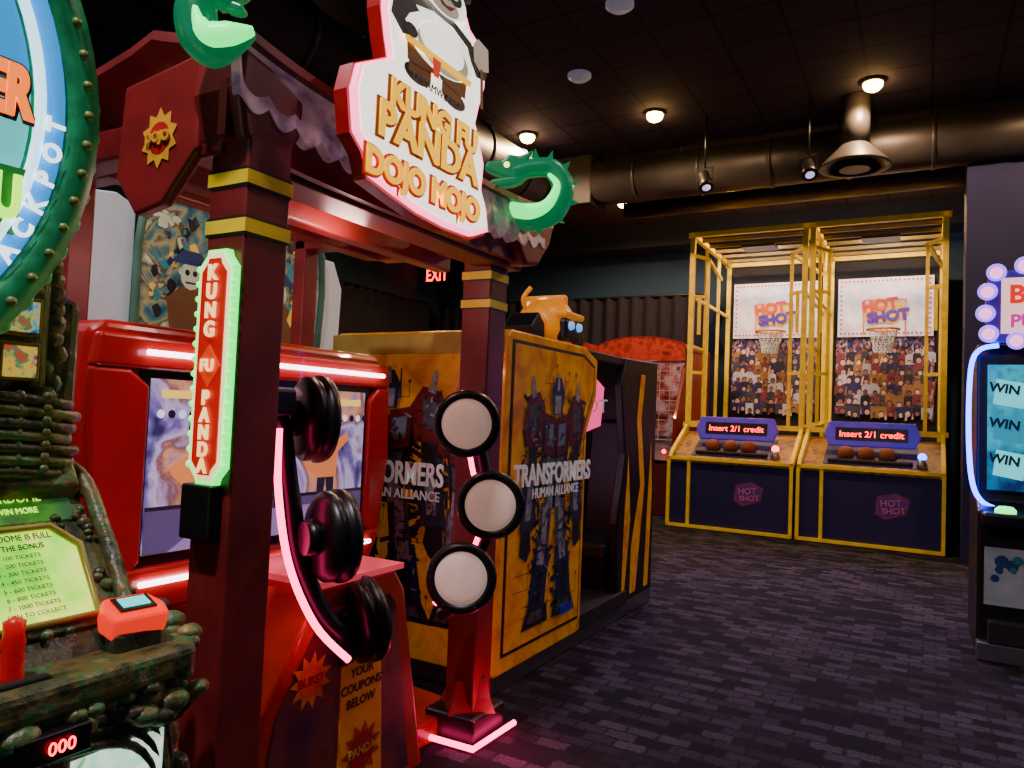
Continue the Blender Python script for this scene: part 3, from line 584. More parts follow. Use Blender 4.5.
# roof
YA,YB=1.27,3.03
def curl(y): s=(y-2.15)/.9; return .05*abs(s)**4
ys=[YA+i*(YB-YA)/160 for i in range(161)]
xf=-1.6
shing=artmat('roof_shingle_glow',[(84,56,84),(150,112,134),(186,144,146),(104,72,104)],9,.2)  # shingle colours also emit, so the fascia looks more lit
A.strip('front_fascia',[(xf,y,2.375+curl(y)) for y in ys],[(xf+.02,y,2.22+curl(y)-.035*abs(math.sin((y-YA)*math.pi/.1))) for y in ys],shing,.03)
A.strip('fascia_cap',[(xf+.02,y,2.39+curl(y)) for y in ys],[(xf+.02,y,2.365+curl(y)) for y in ys],rred,.05)
A.strip('fascia_under',[(xf-.03,y,2.26+curl(y)) for y in ys],[(xf-.03,y,2.13+curl(y)*.6) for y in ys],rred,.03)
vs=[];n=24;cs=[(xf,2.37),(-1.72,2.4),(-1.88,2.44),(-1.98,2.47),(-2.08,2.44),(-2.3,2.4),(-2.5,2.36)]
for i in range(n+1):
    y=YA+.02+i*(YB-YA-.04)/n
    for x,z in cs: vs.append((x,y,z+curl(y)))
k=len(cs)
fs=[(i*k+j,i*k+j+1,(i+1)*k+j+1,(i+1)*k+j) for i in range(n) for j in range(k-1)]
A.mesh('roof_shell',vs,fs,dred,solid=.03)
A.box('front_beam',(-1.82,1.3,2.12),(-1.66,2.98,2.2),dred,.01)
A.box('middle_beam',(-2.14,1.34,2.14),(-2.06,2.98,2.22),dred,.01)
A.box('rear_beam',(-2.5,1.45,2.2),(-2.42,2.95,2.34),dred,.01)
for y in (1.4,2.9): A.box('cross_beam_%d'%int(y*10),(-2.5,y-.05,2.2),(-1.62,y+.05,2.3),dred,.01)
for y in (1.6,2.8): A.box('rear_post_%d'%int(y*10),(-2.9,y-.05,1.7),(-2.82,y+.05,2.32),dred,.01)
for y in (1.6,2.8): A.box('rear_post_head_%d'%int(y*10),(-2.92,y-.05,2.26),(-2.44,y+.05,2.34),dred,.01)
A.poly('corner_block_near',[(1.28,2.39),(1.27,2.28),(1.30,2.15),(1.45,2.15),(1.5,2.22),(1.5,2.32),(1.38,2.37)],FX(-1.76,0,0),.19,rred,.015)
A.poly('corner_block_far',[(2.78,2.32),(2.78,2.2),(2.86,2.12),(2.98,2.14),(3.09,2.26),(3.14,2.38),(3.0,2.34)],FX(-1.87,0,0),.30,rred,.02)
A.poly('gable_near',[(-1.74,2.41),(-1.9,2.39),(-2.08,2.37),(-2.1,2.1),(-2.0,1.98),(-1.88,2.0),(-1.74,2.14)],FY(0,1.32,0),.04,rred,.01)
A.poly('gable_far',[(-1.86,2.42),(-2.0,2.4),(-2.4,2.38),(-2.4,2.34),(-2.0,2.28),(-1.86,2.22)],FY(0,3.0,0),.04,rred,.01)
A.decal('gable_emblem',FY(-1.9,1.278,2.19),[(star(0,0,.08,.058,10,1.1),gold),(circ(0,0,.046),redtxt)])
A.text('gable_emblem_text','DOJO',FY(-1.9,1.27,2.19),.04,gold,.002,off=.002)
def dragon(nm,M):
    g=mat('dragon_green',(10,80,60),.3,emit=(4,140,80),es=.5); g2=glow('dragon_green_bright',(30,255,110),2.2)
    A.tube(nm+'_body',[(-.26,-.1,0),(-.12,-.15,0),(.03,-.17,0),(.15,-.12,0),(.2,0,0),(.14,.1,0),(.03,.1,0),(-.06,.07,0)],.055,g,M=M,radii=[.15,.5,.9,1.0,.95,.8,.75,.8])
    A.tube(nm+'_belly',[(-.27,-.09,.02),(-.18,-.11,.03),(-.1,-.125,.04),(.03,-.14,.05),(.12,-.1,.052),(.165,0,.05),(.12,.06,.04)],.02,g2,M=M,radii=[.5,1.2,1.6,1.8,1.3,.8,.4])
    A.poly(nm+'_head',[(-.02,.02),(-.06,0),(-.14,-.01),(-.19,.0),(-.18,.025),(-.1,.04),(-.17,.06),(-.22,.085),(-.2,.12),(-.13,.125),(-.09,.16),(-.04,.15),(.04,.19),(.01,.13),(.04,.08)],M@Matrix.Translation((0,0,-.035)),.07,g,.012)
    A.ball(nm+'_eye',tuple(M@Vector((-.1,.1,.04))),.013,glow('dragon_eye',(255,240,120),3))
    for i,(a,b) in enumerate([(.06,.17),(.14,.16),(.22,.11),(.26,.02),(.25,-.08),(.18,-.17),(.07,-.225)]):
        c=Vector((.03,-.02)); d=(Vector((a,b))-c).normalized(); t=Vector((-d.y,d.x))
        p=Vector((a,b)); A.poly(nm+'_spike_%d'%i,[tuple(p-d*.035+t*.025),tuple(p+d*.03+t*.02),tuple(p-d*.035-t*.025)],M@Matrix.Translation((0,0,-.01)),.02,g)
dragon('far_dragon',FR((-1.56,2.80,2.455),(.87,.5,0),(0,0,1))@Matrix.Diagonal((.84,.86,.9,1)))
dragon('near_dragon',FR((-1.59,1.22,2.45),(-.87,-.5,0),(0,0,1))@Matrix.Diagonal((.33,.56,-.6,1)))
# main marquee
Mg=FX(-1.47,1.93,2.455)
T=lambda z:Mg@Matrix.Translation((0,0,z))
lo=[(-.36,-.08),(-.34,-.2),(-.29,-.24),(-.26,-.31),(-.16,-.33),(-.02,-.355),(.14,-.365),(.3,-.36),(.4,-.32),(.38,-.24),(.34,-.18),(.35,-.08),(.31,.0),(.28,.05)]
hi_=[(.3,.12),(.33,.2),(.34,.3),(.3,.34),(.22,.37),(.17,.44),(.08,.47),(-.04,.47),(-.14,.44),(-.18,.38),(-.24,.3),(-.24,.22),(-.22,.14),(-.2,.08),(-.27,.04),(-.34,.0)]
outl=lo+hi_
def grow(p,s,c=(0,.0)): return [(c[0]+(x-c[0])*s,c[1]+(y-c[1])*s) for x,y in p]
A.poly('marquee_backer',grow(outl,1.03),T(-.05),.05,red)
A.poly('marquee_edge',outl,T(0),.02,glow('marquee_pink_edge',(255,120,165),3.5))
A.poly('marquee_face',grow(outl,.955),T(.02),.004,glow('marquee_white',(255,250,235),1.8))
ink=mat('marquee_black_ink',(16,16,18),.5); mw=glow('marquee_panda_white',(255,250,240),1.5); my=glow('marquee_yellow',(255,190,0),1.25)
mb=mat('marquee_brown',(110,60,20),.5,emit=(110,60,20),es=.3); fur=mat('marquee_fur_shade',(170,160,140),.5,emit=(180,165,140),es=.7)
eg=glow('panda_eye_green',(120,220,90),1)
# full standing panda: feet, legs, belly, sash, arms, head
P=[(circ(-.08,.075,.07,18,.03),ink),(circ(.13,.075,.07,18,.03),ink),(rect(-.13,.07,-.01,.16),mb),(rect(.05,.07,.17,.16),mb),([(-.15,.18),(.2,.18),(.19,.1),(.04,.11),(.02,.13),(.0,.11),(-.14,.1)],mb),
   (circ(.03,.22,.2,28,.095),mw),(circ(.05,.2,.15,24,.07),fur),(circ(.04,.22,.13,24,.06),mw),([(-.17,.27),(-.02,.31),(.09,.31),(.23,.27),(.21,.31),(.1,.335),(-.05,.335),(-.15,.31)],ink),
   ([(-.17,.175),(.22,.175),(.21,.15),(-.16,.15)],my),([(-.02,.16),(.03,.16),(.02,.1),(-.01,.1)],glow('sash_red',(210,50,20),.8)),
   ([(-.16,.3),(-.23,.26),(-.24,.2),(-.18,.16),(-.12,.18),(-.17,.21),(-.15,.24),(-.1,.27)],ink),(circ(-.14,.19,.035,12,.022),ink),
   ([(.16,.3),(.22,.3),(.3,.31),(.32,.27),(.3,.21),(.24,.2),(.2,.24)],ink),([(.21,.31),(.24,.34),(.31,.33),(.32,.25),(.26,.23),(.22,.25)],fur),
   ([(.26,.24),(.28,.24),(.29,.1),(.27,.1)],mb),
   (circ(-.12,.435,.05,18,.028),ink),(circ(.13,.445,.05,18,.028),ink),(circ(.01,.385,.14,28,.07),mw),(circ(.015,.355,.09,24,.035),fur),
   (circ(-.045,.397,.042,18,.027),ink),(circ(.075,.4,.042,18,.027),ink),(circ(-.037,.4,.019,12,.012),eg),(circ(.07,.402,.019,12,.012),eg),(circ(-.037,.4,.009,8,.006),ink),(circ(.07,.402,.009,8,.006),ink),(circ(.015,.375,.022,14,.01),ink),([(-.04,.358),(.015,.345),(.07,.36),(.04,.335),(-.01,.335)],mat('mouth_red',(170,30,30)))]
A.decal('marquee_panda',T(.026),P,.0012)
A.text('marquee_studio','DREAMWORKS',T(.065)@Matrix.Translation((-.02,.035,0)),.038,ink,.001)
mol=mat('marquee_outline_brown',(120,40,0),.5,emit=(150,50,0),es=.35); mrd=mat('marquee_red_ink',(200,30,20),.5,emit=(200,20,10),es=.3)
for st_,x,y,sz,sx in (('KUNG FU',.03,-.035,.108,1.06),('PANDA',.01,-.135,.15,1.1),('DOJO MOJO',.0,-.275,.11,1.02)):
    A.text('marquee_%s_shadow'%st_.split()[0].lower(),st_,T(.028)@Matrix.Translation((x,y,0)),sz,mol if st_!='DOJO MOJO' else mrd,.002,off=.012,sx=sx)
    A.text('marquee_%s'%st_.split()[0].lower(),st_,T(.036)@Matrix.Translation((x,y,0)),sz,my,.003,off=.004,sx=sx)
A.bars('marquee_bracket',[((-1.55,1.85,2.3),(-1.55,1.85,2.75)),((-1.55,2.1,2.3),(-1.55,2.1,2.75))],.03,black)
# drum pads
padw=mat('drum_pad_translucent',(225,205,190),.5,emit=(255,210,190),es=.25,noise=.05)
def pad(nm,c,n):
    A.lathe(nm+'_ring',[(.05,-.075),(.11,-.07),(.135,-.05),(.136,-.03),(.128,-.022),(.13,-.015),(.142,-.008),(.142,.006),(.136,.02),(.11,.028),(.104,.015)],c,n,black,40)
    A.lathe(nm+'_skin',[(.108,.008),(.104,.02),(.08,.032),(.04,.038),(0,.039)],c,n,padw,40)
    A.lathe(nm+'_hub',[(.05,-.11),(.06,-.065)],c,n,black,20)
    for k in range(6):
        n_=Vector(n).normalized(); t1=n_.cross(Vector((0,0,1))).normalized(); t2=n_.cross(t1)
        a=k*math.pi/3; p=Vector(c)+t1*.123*math.cos(a)+t2*.123*math.sin(a)+n_*.024
        A.ball(nm+'_bolt_%d'%k,tuple(p),.005,black)
nR=Vector((.45,-.89,0)); nL=Vector((.40,.9,0))
PR=[(-1.68,2.6,1.405),(-1.56,2.62,1.075),(-1.61,2.5,.79)]
PL=[(-1.72,1.775,1.41),(-1.56,1.72,1.06),(-1.62,1.95,.75)]
for i,c in enumerate(PR): pad('right_pad_%d'%i,c,nR+Vector((0,0,(0,.02,.12)[i])))
for i,c in enumerate(PL): pad('left_pad_%d'%i,c,nL+Vector((0,0,(0,.02,.12)[i])))
A.tube('left_arm',[(-1.72,1.5,1.5),(-1.74,1.62,1.42),(-1.72,1.66,1.2),(-1.66,1.66,1.0),(-1.62,1.72,.82),(-1.6,1.83,.7),(-1.7,1.9,.6)],.032,black)
A.tube('left_arm_led',[(-1.71,1.6,1.38),(-1.70,1.6,1.2),(-1.65,1.61,.98),(-1.58,1.66,.8),(-1.53,1.76,.68)],.011,pink)
A.tube('right_arm',[(-1.78,2.82,1.5),(-1.74,2.75,1.42),(-1.68,2.75,1.2),(-1.63,2.74,1.0),(-1.66,2.66,.82),(-1.7,2.6,.66),(-1.76,2.6,.6)],.032,black)
A.tube('right_arm_led',[(-1.73,2.66,1.4),(-1.69,2.67,1.22),(-1.635,2.68,1.0),(-1.67,2.6,.8),(-1.75,2.52,.66)],.011,pink)
A.box('left_arm_mount',(-1.75,1.46,1.42),(-1.66,1.62,1.5),black,.01); A.box('right_arm_mount',(-1.82,2.7,1.42),(-1.73,2.84,1.5),black,.01)
# coupon pedestal
pr=[(1.45,.1),(1.55,.55),(1.74,.84),(1.78,.88),(2.14,.88),(2.2,.8),(2.36,.1)]
A.poly('pedestal_body',pr,FX(-2.1,0,0),.44,mat('pedestal_orange_red',(200,54,24),.35,coat=.3),.015)
A.poly('pedestal_inset',[(1.52,.14),(1.6,.53),(1.78,.8),(2.1,.8),(2.14,.76),(2.26,.14)],FX(-1.66,0,0),.006,artmat('pedestal_art',[(50,18,24),(120,50,44),(70,34,60)],6,.06))
A.poly('pedestal_stripe',[(1.87,.12),(1.87,.68),(2.06,.68),(2.1,.12)],FX(-1.66,0,0),.012,mat('pedestal_yellow',(230,140,30),.4,emit=(230,120,20),es=.08),.003)
A.poly('pedestal_top_lid',rect(1.74,-2.08,2.16,-1.64),FR((0,0,.88),(0,1,0),(1,0,0)),-.02,glow('lid_pink_acrylic',(255,80,100),.4))
for i,t in enumerate(('INSERT','YOUR','COUPONS','BELOW')): A.text('pedestal_text_%d'%i,t,FX(-1.645,1.965,.62-i*.05),.042,mat('maroon_ink',(70,12,16)),.001,off=.001)
A.decal('pedestal_bursts',FX(-1.652,0,0),[(star(1.73,.6,.09,.055,11),gold),(circ(1.73,.6,.05),orange)])
A.decal('pedestal_stripe_burst',FX(-1.646,0,0),[(star(1.98,.3,.1,.065,11),mat('burst_red',(200,60,30))),(circ(1.98,.3,.06),redtxt)])
A.text('burst_text','PANDA',FX(-1.643,1.98,.3),.04,gold,.001,off=.001); A.text('burst_text2','BURST',FX(-1.648,1.73,.6),.038,redtxt,.001,off=.001)
A.light('underglow','POINT',(-1.5,2.85,.15),4,(255,60,110),size=.05)
A.light('roof_lamp','POINT',(-1.95,2.1,2.1),9,(255,190,180),size=.08)
A.box('roof_lamp_housing',(-2.0,2.05,2.24),(-1.9,2.15,2.36),black)

# ---------- prize cabinet behind ----------
A=Asm('pirate_coin_pusher',(-3.6,2.5,0))
pc=artmat('pirate_print',[(16,34,40),(30,80,90),(80,110,100),(150,140,90),(30,44,60),(190,190,140)],7,.4,dist=1.2)
lg=mat('pale_panel_glow',(196,206,206),.5,noise=.06,emit=(180,195,200),es=.2)  # emission makes the unlit boards look brightly lit
A.box('cabinet_body',(-3.9,1.2,0),(-3.28,3.5,1.75),blackm,.02)
A.poly('pale_board_left',[(1.15,1.5),(1.15,2.2),(1.5,2.32),(2.0,2.4),(2.1,2.36),(2.1,1.5)],FX(-3.3,0,0),.04,lg,.01)
A.poly('art_board',[(2.1,1.6),(2.12,2.42),(2.4,2.46),(2.7,2.4),(3.0,2.42),(3.28,2.36),(3.26,1.6)],FX(-3.27,0,0),.04,pc,.01)
A.poly('pale_edge_right',[(3.26,1.5),(3.28,2.36),(3.42,2.36),(3.5,2.2),(3.48,1.5)],FX(-3.3,0,0),.05,lg,.01)
rnd=random.Random(3)
tm=[mat('treasure_teal',(40,120,120),emit=(30,120,120),es=.3),mat('treasure_gold',(220,180,70),emit=(210,160,50),es=.45),mat('treasure_brown',(100,70,40),emit=(90,50,20),es=.25),mat('treasure_bone',(190,200,170),emit=(170,190,160),es=.25),mat('treasure_dark',(12,22,30)),mat('treasure_navy',(24,44,80),emit=(20,40,90),es=.3)]
it=[]
for k in range(260):
    y=rnd.uniform(2.16,3.2); z=rnd.uniform(1.66,2.36); s=rnd.uniform(.008,.045); a0=rnd.uniform(0,3)
    it.append(([(y+s*rnd.uniform(.5,1)*math.cos(a+a0),z+s*rnd.uniform(.5,1.3)*math.sin(a+a0)) for a in [j*math.pi/3 for j in range(6)]],rnd.choice(tm+[tm[4],tm[0]])))
for y0_ in (2.38,2.95):
    it+= [([(y0_-.09,1.72),(y0_+.09,1.72),(y0_+.13,1.95),(y0_+.05,2.02),(y0_-.05,2.02),(y0_-.13,1.95)],tm[2]),(circ(y0_,2.08,.06,12,.075),tm[3]),(circ(y0_-.022,2.09,.014,8,.016),tm[4]),(circ(y0_+.022,2.09,.014,8,.016),tm[4]),(rect(y0_-.03,2.035,y0_+.03,2.045),tm[4]),([(y0_-.12,2.13),(y0_+.12,2.13),(y0_+.05,2.2),(y0_-.05,2.2)],tm[5]),([(y0_+.1,1.9),(y0_+.2,2.2),(y0_+.18,2.22),(y0_+.07,1.94)],tm[1])]
A.decal('treasure_art',FX(-3.229,0,0),it,step=.00005)
A.tube('art_frame',[(-3.22,2.1,1.6),(-3.22,2.12,2.42),(-3.22,2.4,2.46),(-3.22,2.7,2.4),(-3.22,3.0,2.42),(-3.22,3.28,2.36),(-3.22,3.26,1.6)],.02,mat('verdigris',(60,110,86),.6),k=3)
A.tube('art_divider',[(-3.22,2.66,1.6),(-3.22,2.68,2.4)],.015,mat('verdigris'),k=3)

# ---------- monster wheel machine ----------
A=Asm('monster_wheel_redemption_machine',(-1.9,.4,0))
rock=artmat('sculpted_rock_paint',[(22,34,24),(60,74,44),(104,92,48),(44,104,58),(140,120,72)],14,.03,bump=1.0,rough=.4)
rockd=artmat('sculpted_rock_dark',[(16,24,20),(40,54,38),(66,62,38),(34,74,46)],14,.02,bump=1.0,rough=.35)
A.box('cabinet_body',(-2.3,-.35,0),(-1.5,1.12,.84),rockd,.03)
A.box('back_cabinet',(-2.35,-.35,.84),(-1.9,1.1,1.7),rockd,.03)
A.poly('control_deck',[(-.35,-1.42),(1.12,-1.42),(1.18,-1.5),(1.16,-1.9),(-.35,-1.9)],FR((0,0,.84),(0,1,0),(1,0,0)),-.07,rock,.02)
u=(0,1,0); v=(-.684,0,.729)
SP=FR((-1.58,0,.95),u,v)
A.poly('slope_support',[(-1.5,.88),(-1.58,.95),(-1.88,1.27),(-1.97,1.27),(-1.97,.88)],FR((0,-.3,0),(1,0,0),(0,0,1)),-1.36,rockd)
A.poly('slope_dome_panel',rect(.4,0.0,1.06,.44),SP,.012,rock,.003)
lit=artmat('dome_lit_yellowgreen',[(60,190,10),(150,240,20),(235,255,90),(90,220,20)],5,1.2)
A.poly('slope_lit_lower',[(.66,.02),(.99,.02),(1.01,.2),(.96,.26),(.7,.26),(.64,.2)],SP@Matrix.Translation((0,0,.012)),.006,lit,.01)
A.tube('slope_lit_rim',[(.66,.02,.02),(.99,.02,.02),(1.01,.2,.02),(.96,.26,.02),(.7,.26,.02),(.64,.2,.02)],.009,mat('dome_rim_gold',(150,140,60),.4,.3),True,M=SP,sm=False)
A.poly('slope_print_upper',[(.62,.275),(1.03,.275),(1.03,.43),(.62,.43)],SP@Matrix.Translation((0,0,.012)),.006,artmat('dome_print',[(14,50,26),(50,130,30),(20,80,50)],12,.45))
gt=glow('title_lime',(180,250,60),1.6); dkg=mat('dark_green_ink',(20,60,24))
cy=.87
for st_,y,z,s,m in (('CAPTURE MONSTERS',cy,.405,.032,gt),('EVERY TIME YOU SPIN',cy,.372,.02,gt),('MONSTERDOME',cy,.34,.032,gt),('SPIN TO WIN MORE',cy,.305,.022,gt),('WHEN DOME IS FULL',cy,.235,.022,dkg),('WIN THE BONUS',cy,.21,.02,dkg)):
    A.text('slope_text_%d'%int(z*1000),st_,SP@Matrix.Translation((y,z,.022)),s,m,.001,sx=.8)
for j in range(8):
    A.text('slope_small_%d'%j,['1 - 100 TICKETS','2 - 200 TICKETS','3 - 300 TICKETS','4 - 450 TICKETS','5 - 600 TICKETS','6 - 800 TICKETS','7 - 1000 TICKETS','SPIN TO COLLECT'][j],SP@Matrix.Translation((cy,.187-j*.02,.022)),.014,dkg,.0005)
rnd=random.Random(15)
for k in range(70):
    q=rnd.choice([(rnd.uniform(1.02,1.06),rnd.uniform(0,.44)),(rnd.uniform(.55,1.05),rnd.uniform(.255,.28)),(rnd.uniform(.55,1.05),rnd.uniform(-.01,.01)),(rnd.uniform(.55,1.05),rnd.uniform(.435,.455))])
    A.ball('slope_stud_%d'%k,tuple(SP@Vector((q[0],q[1],.016))),rnd.uniform(.006,.014),rock if k%2 else rockd,1,1.2,1,.06)
A.tube('slope_rim',[tuple(SP@Vector((1.05,0,.02))),tuple(SP@Vector((1.07,.22,.03))),tuple(SP@Vector((1.06,.43,.02))),tuple(SP@Vector((.8,.46,.02))),tuple(SP@Vector((.4,.46,.02)))],.018,rock)
rnd=random.Random(5)
for k in range(60):
    t=k/59
    if t<.6: c=(-1.45+rnd.uniform(-.02,.02),.75+t/.6*.4,.82+rnd.uniform(-.05,.02))
    else: c=(-1.45-(t-.6)/.4*.45,1.15+rnd.uniform(-.01,.02),.86+(t-.6)*.3+rnd.uniform(-.04,.04))
    A.ball('boulder_%d'%k,c,rnd.uniform(.014,.032),rock if k%3 else rockd,1,1.2,.8,.05)
for k in range(30): A.ball('front_rock_%d'%k,(-1.5+rnd.uniform(0,.03),1.1+rnd.uniform(-.03,.03),.1+k*.026),rnd.uniform(.02,.04),rock if k%2 else rockd,1,.8,1,.06)
for q in range(4):
    A.tube('hose_front_%d'%q,[(-1.47,.5,.80-q*.03),(-1.45,.8,.83-q*.025),(-1.45,1.0,.81-q*.03),(-1.46,1.09,.7-q*.05),(-1.46,1.1,.4)],.011,rock if q%2 else rockd)
for k in range(7):
    z=1.27+k*.028
    A.tube('jaw_rib_%d'%k,[(-1.92,.5,z),(-1.8,.75,z+.01),(-1.79,.95,z),(-1.84,1.04+.01*(k%3),z-.01),(-1.95,1.08,z)],.013,rock if k%2 else rockd)
    for q in range(4): A.ball('jaw_stud_%d_%d'%(k,q),(-1.785,.78+q*.06,z+.01),.012,rock,1,1,1,.05)
A.poly('dome_cowl',[(-1.78,1.24),(-1.82,1.3),(-1.95,1.32),(-1.95,1.2),(-1.8,1.2)],FR((0,.3,0),(1,0,0),(0,0,1)),-.75,rock,.01)
A.box('card_column',(-1.95,.4,1.46),(-1.84,.99,1.8),rock,.02)
for i in range(3):
    for j in range(3):
        y0=.66+i*.105; z0=1.48+j*.105
        A.box('card_frame_%d%d'%(i,j),(-1.845,y0,z0),(-1.825,y0+.09,z0+.092),mat('card_frame_gold',(150,124,50),.4,.5),.004)
        A.box('card_screen_%d%d'%(i,j),(-1.827,y0+.01,z0+.01),(-1.82,y0+.08,z0+.082),artmat('card_art_%d%d'%(i,j),[(20,50,130),(80,160,190) if (i+j)%2 else (240,180,50),(200,180,90),(50,120,80) if i else (80,60,170),(210,60,40)],20+i*5+j,.8))
for k in range(14): A.ball('column_rock_%d'%k,(-1.87,1.0+rnd.uniform(-.02,.02),1.3+k*.036),rnd.uniform(.02,.035),rock,1,1,1,.08)
# wheel
wc=Vector((-1.78,.27,2.08)); Rw=.72
MW=FX(wc.x,wc.y,wc.z)
A.lathe('wheel_drum',[(.0,-.12),(Rw+.02,-.12),(Rw+.05,-.02),(Rw+.03,.03),(Rw-.03,.04),(Rw-.04,.01),(0,.01)],wc,(1,0,0),mat('wheel_green_rim_glow',(30,130,80),.35,noise=.5,ns=24,emit=(10,130,70),es=.12),72)  # green emission stands in for light falling on the rim
cols=[(10,140,210),(60,190,150),(20,90,200),(90,210,210)]
for k in range(12):
    a0=k*math.pi/6+.1; a1=a0+math.pi/6-.02
    pts=[(.36*math.cos(a0+(a1-a0)*i/6),.36*math.sin(a0+(a1-a0)*i/6)) for i in range(7)]+[((Rw-.12)*math.cos(a1-(a1-a0)*i/6),(Rw-.12)*math.sin(a1-(a1-a0)*i/6)) for i in range(7)]
    A.poly('wheel_sector_%d'%k,pts,MW@Matrix.Translation((0,0,.012)),.006,glow('wheel_col_%d'%(k%4),cols[k%4],1.0))
A.tube('wheel_cyan_ring',[((Rw-.1)*math.cos(i*math.pi/36),(Rw-.1)*math.sin(i*math.pi/36),.02) for i in range(72)],.012,glow('wheel_ring_white',(190,240,255),2),True,M=MW,sm=False)
A.lathe('wheel_outer_band',[(Rw-.095,.012),(Rw-.095,.02),(Rw-.045,.02),(Rw-.045,.012)],wc,(1,0,0),glow('wheel_band_blue',(40,150,235),1.0),72,caps=False)
for k in range(64):
    a=k*2*math.pi/64; c=MW@Vector(((Rw+.03)*math.cos(a),(Rw+.03)*math.sin(a),-.03))
    A.ball('rim_knob_%d'%k,tuple(c),.026,mat('wheel_green_knob_glow',(40,160,90),.3,noise=.4,ns=30,emit=(10,150,70),es=.15),1.8,1,1,.03)  # knobs emit too, imitating light on the rim
    c=MW@Vector(((Rw+.0)*math.cos(a+.05),(Rw+.0)*math.sin(a+.05),.035)); A.ball('rim_rivet_%d'%k,tuple(c),.012,mat('wheel_rivet_olive',(110,130,60),.3),1,1,1)
wt=glow('wheel_letter_or',(255,120,30),1.5); wg=glow('wheel_letter_lime',(170,255,20),2.4); wb=glow('wheel_letter_cyan',(230,250,255),2.0)
A.text('wheel_word_1_shadow','NUMBER',MW@Matrix.Translation((.60,.03,.022)),.15,mat('navy_ink',(10,20,60)),.002,ax='RIGHT',off=.014,sx=.6)
A.text('wheel_word_1','NUMBER',MW@Matrix.Translation((.595,.03,.03)),.15,wt,.004,ax='RIGHT',off=.007,sx=.6)
A.poly('wheel_word_2_plate',[(.25,-.14),(.6,-.13),(.58,-.28),(.25,-.28)],MW@Matrix.Translation((0,0,.018)),.008,mat('plate_dark_green',(20,70,40),emit=(30,140,50),es=.5))
A.text('wheel_word_2','WINS U',MW@Matrix.Translation((.585,-.205,.035)),.13,wg,.004,ax='RIGHT',off=.006,sx=.65)
for ch,a in zip('TOPKCAJ',[-.02,-.12,-.22,-.32,-.42,-.52,-.62]):
    rr_=Rw-.07
    A.text('wheel_rim_letter_%d'%int(-a*100),ch,MW@Matrix.Translation((rr_*math.cos(a),rr_*math.sin(a),.035))@Matrix.Rotation(a+math.pi/2,4,'Z'),.055,wb,.002,off=.002)
A.box('wheel_post',(-2.2,.1,1.6),(-1.92,.5,2.2),rockd,.03)
A.poly('crown_flames',[(.5,2.3),(.62,2.5),(.7,2.4),(.8,2.55),(.86,2.42),(.95,2.5),(1.0,2.34),(.9,2.25)],FX(-1.93,0,0),.05,glow('flame_gold',(255,150,20),.9),.01)
# controls
MT=FR((-1.53,1.03,.945),(0.1,1,0),(-1,.1,.35))
A.poly('ticket_terminal',[(-.06,-.045),(.06,-.045),(.07,0),(.05,.05),(-.05,.05),(-.07,0)],MT,.055,glow('terminal_red',(255,40,14),1.0),.012)
A.poly('ticket_terminal_screen',rect(-.04,-.02,.04,.032),MT@Matrix.Translation((0,0,.056)),.004,black)
A.poly('ticket_terminal_display',rect(-.03,-.01,.03,.025),MT@Matrix.Translation((0,0,.06)),.002,glow('terminal_screen',(80,220,220),1.2))
A.box('terminal_base',(-1.58,.97,.88),(-1.48,1.08,.95),rockd,.01)
A.lathe('joystick_grip',[(.018,0),(.022,.02),(.018,.035),(.022,.05),(.018,.065),(.022,.08),(.018,.095),(.02,.12),(.0,.13)],(-1.5,.775,.9),(0,0,1),mat('joystick_red',(220,16,20),.35,emit=(255,10,10),es=.12),20)
A.lathe('joystick_base',[(.05,0),(.045,.02),(.02,.05)],(-1.5,.775,.85),(0,0,1),black,24)
A.poly('joystick_guard',[(.7,.84),(.84,.84),(.84,.9),(.82,.92),(.72,.92),(.7,.9)],FX(-1.47,0,0),.02,blackm,.006)
SB=FR((-1.46,.9,.855),(0,1,0),(-.5,0,1))
A.poly('start_button_bezel',rect(-.07,-.03,.06,.05),SB,.02,rockd,.005)
A.poly('start_button_face',rect(-.055,-.018,.045,.04),SB@Matrix.Translation((0,0,.02)),.008,mat('start_button_grey',(120,150,140),.3,emit=(110,160,150),es=.3),.004)
A.text('start_label','START',SB@Matrix.Translation((-.005,.022,.03)),.028,mat('navy_ink'),.001); A.text('start_label2','SPIN',SB@Matrix.Translation((-.005,-.004,.03)),.024,mat('navy_ink'),.001)
A.box('credit_display',(-1.43,.74,.77),(-1.40,.88,.825),black,.005); A.text('credit_digits','000',FX(-1.395,.82,.797),.035,redled,.001)
A.lathe('push_button',[(.055,0),(.055,.02),(.045,.035),(0,.045)],(-1.42,.76,.7),(1,0,.2),glow('button_iceblue',(150,230,255),1.5),28)
A.lathe('push_button_ring',[(.075,0),(.075,.02),(.058,.025)],(-1.43,.76,.7),(1,0,.2),rockd,28)
A.poly('lit_window_frame',rect(.84,.3,1.1,.76),FX(-1.5,0,0),.05,rock,.015)
A.poly('lit_window',rect(.87,.33,1.07,.735),FX(-1.45,0,0),.005,artmat('lit_window_art',[(30,150,110),(130,240,190),(240,255,240),(60,190,100)],9,1.2,dist=1))

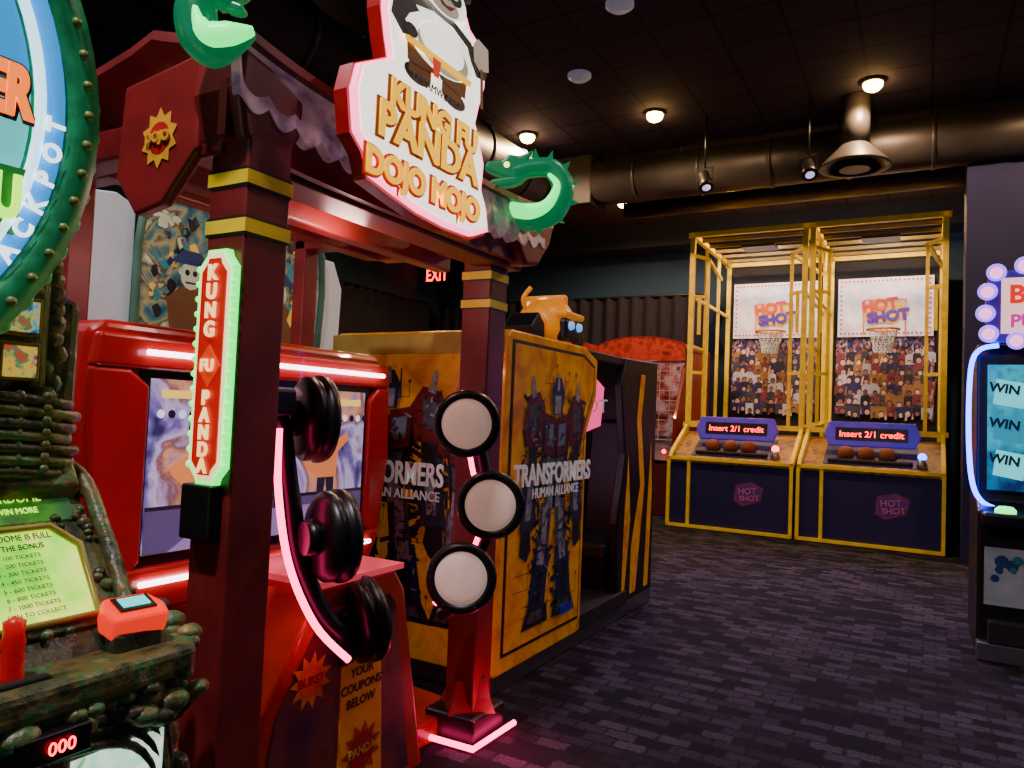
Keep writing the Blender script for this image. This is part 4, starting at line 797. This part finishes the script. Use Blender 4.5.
# ---------- right cabinet ----------
A=Asm('video_redemption_cabinet',(.75,6.3,0))
blue=glow('blue_led',(20,50,255),16)
A.poly('cabinet_shell',[(5.75,.0),(5.75,.95),(5.95,1.0),(6.05,2.0),(6.1,2.08),(6.8,2.08),(6.8,0)],FX(.3,0,0),.85,black,.015)
A.tube('blue_edge_left',[(.42,5.98,2.06),(.31,5.98,2.03),(.26,5.97,1.9),(.25,5.93,1.5),(.27,5.9,1.15),(.33,5.88,1.0),(.45,5.86,.95)],.016,blue)
A.tube('blue_edge_right',[(1.05,5.98,2.08),(1.15,5.99,2.05),(1.18,5.98,1.9),(1.18,5.93,1.5),(1.17,5.9,1.15),(1.12,5.88,1.0),(1.0,5.86,.95)],.014,blue)
SM=FR((.36,5.93,1.08),(1,0,0),(0,.1,1))
A.poly('screen_panel',rect(0,0,.74,.85),SM,.03,artmat('game_screen',[(8,34,90),(10,110,150),(30,170,190),(10,60,130)],4,.9))
A.decal('screen_graphics',SM@Matrix.Translation((0,0,.031)),[([(.03+i*.22,.1+j*.24+.02*i),(.2+i*.22,.07+j*.24),(.22+i*.22,.24+j*.24),(.05+i*.22,.27+j*.24)],glow('card_cyan',(90,220,225),1.1) if (i+j)%2==0 else glow('card_teal',(30,140,170),.9)) for i in range(3) for j in range(3)])
for j in range(3): A.text('screen_win_%d'%j,'WIN  %d'%(10*(j+1)),SM@Matrix.Translation((.16,.19+.24*j,.05))@Matrix.Rotation(-.15,4,'Z'),.085,mat('navy_ink'),.001,off=.003)
A.poly('marquee',[(.02,0),(.8,0),(.82,.26),(.8,.5),(.02,.5),(0,.26)],FY(.34,6.1,2.08),.12,purple,.02)
A.poly('marquee_face',rect(.09,.06,.72,.44),FY(.34,5.975,2.08),.01,glow('marquee_cream',(255,205,200),1.1))
A.text('marquee_text_1','BALL',FY(.66,5.96,2.4),.17,glow('marq_red',(230,40,30),1),.004,off=.006); A.text('marquee_text_2','PURPLE',FY(.68,5.96,2.22),.12,glow('marq_purp',(200,40,160),1),.004,off=.004)
bulb=glow('bulb_pink',(255,150,205),2.2)
for k,(x,z) in enumerate([(.36,2.14),(.34,2.28),(.35,2.43),(.4,2.56),(.56,2.6),(.74,2.6),(.9,2.6),(1.06,2.57),(.52,2.09),(.7,2.08),(.88,2.08)]):
    A.tube('bulb_ring_%d'%k,[(x+.05*math.cos(a),5.96,z+.05*math.sin(a)) for a in [i*math.pi/6 for i in range(12)]],.01,glow('bulb_violet',(150,110,255),2),True); A.ball('bulb_%d'%k,(x,5.97,z),.038,bulb)
A.box('control_shelf',(.32,5.62,.86),(1.13,5.95,.95),black,.02)
A.lathe('play_button',[(.06,0),(.06,.02),(.04,.04),(0,.045)],(.45,5.72,.95),(0,0,1),glow('play_green',(80,255,120),3),24)
A.box('lower_panel_art',(.34,5.74,.35),(1.1,5.752,.72),mat('lower_panel_white',(150,165,165),.5))
lpb=mat('lower_print_blue',(24,50,110),.5); rnd=random.Random(2)
A.decal('lower_panel_graphics',FY(0,5.738,0),[(circ(rnd.uniform(.38,1.05),rnd.uniform(.38,.69),rnd.uniform(.015,.045),9),lpb if k%2 else mat('lower_print_teal',(30,120,130))) for k in range(36)],step=.0002)
A.box('kick_base',(.3,5.67,0),(1.15,5.78,.12),chrome,.01)
A.box('ticket_tray',(.36,5.66,.12),(.62,5.76,.26),blackm,.01)
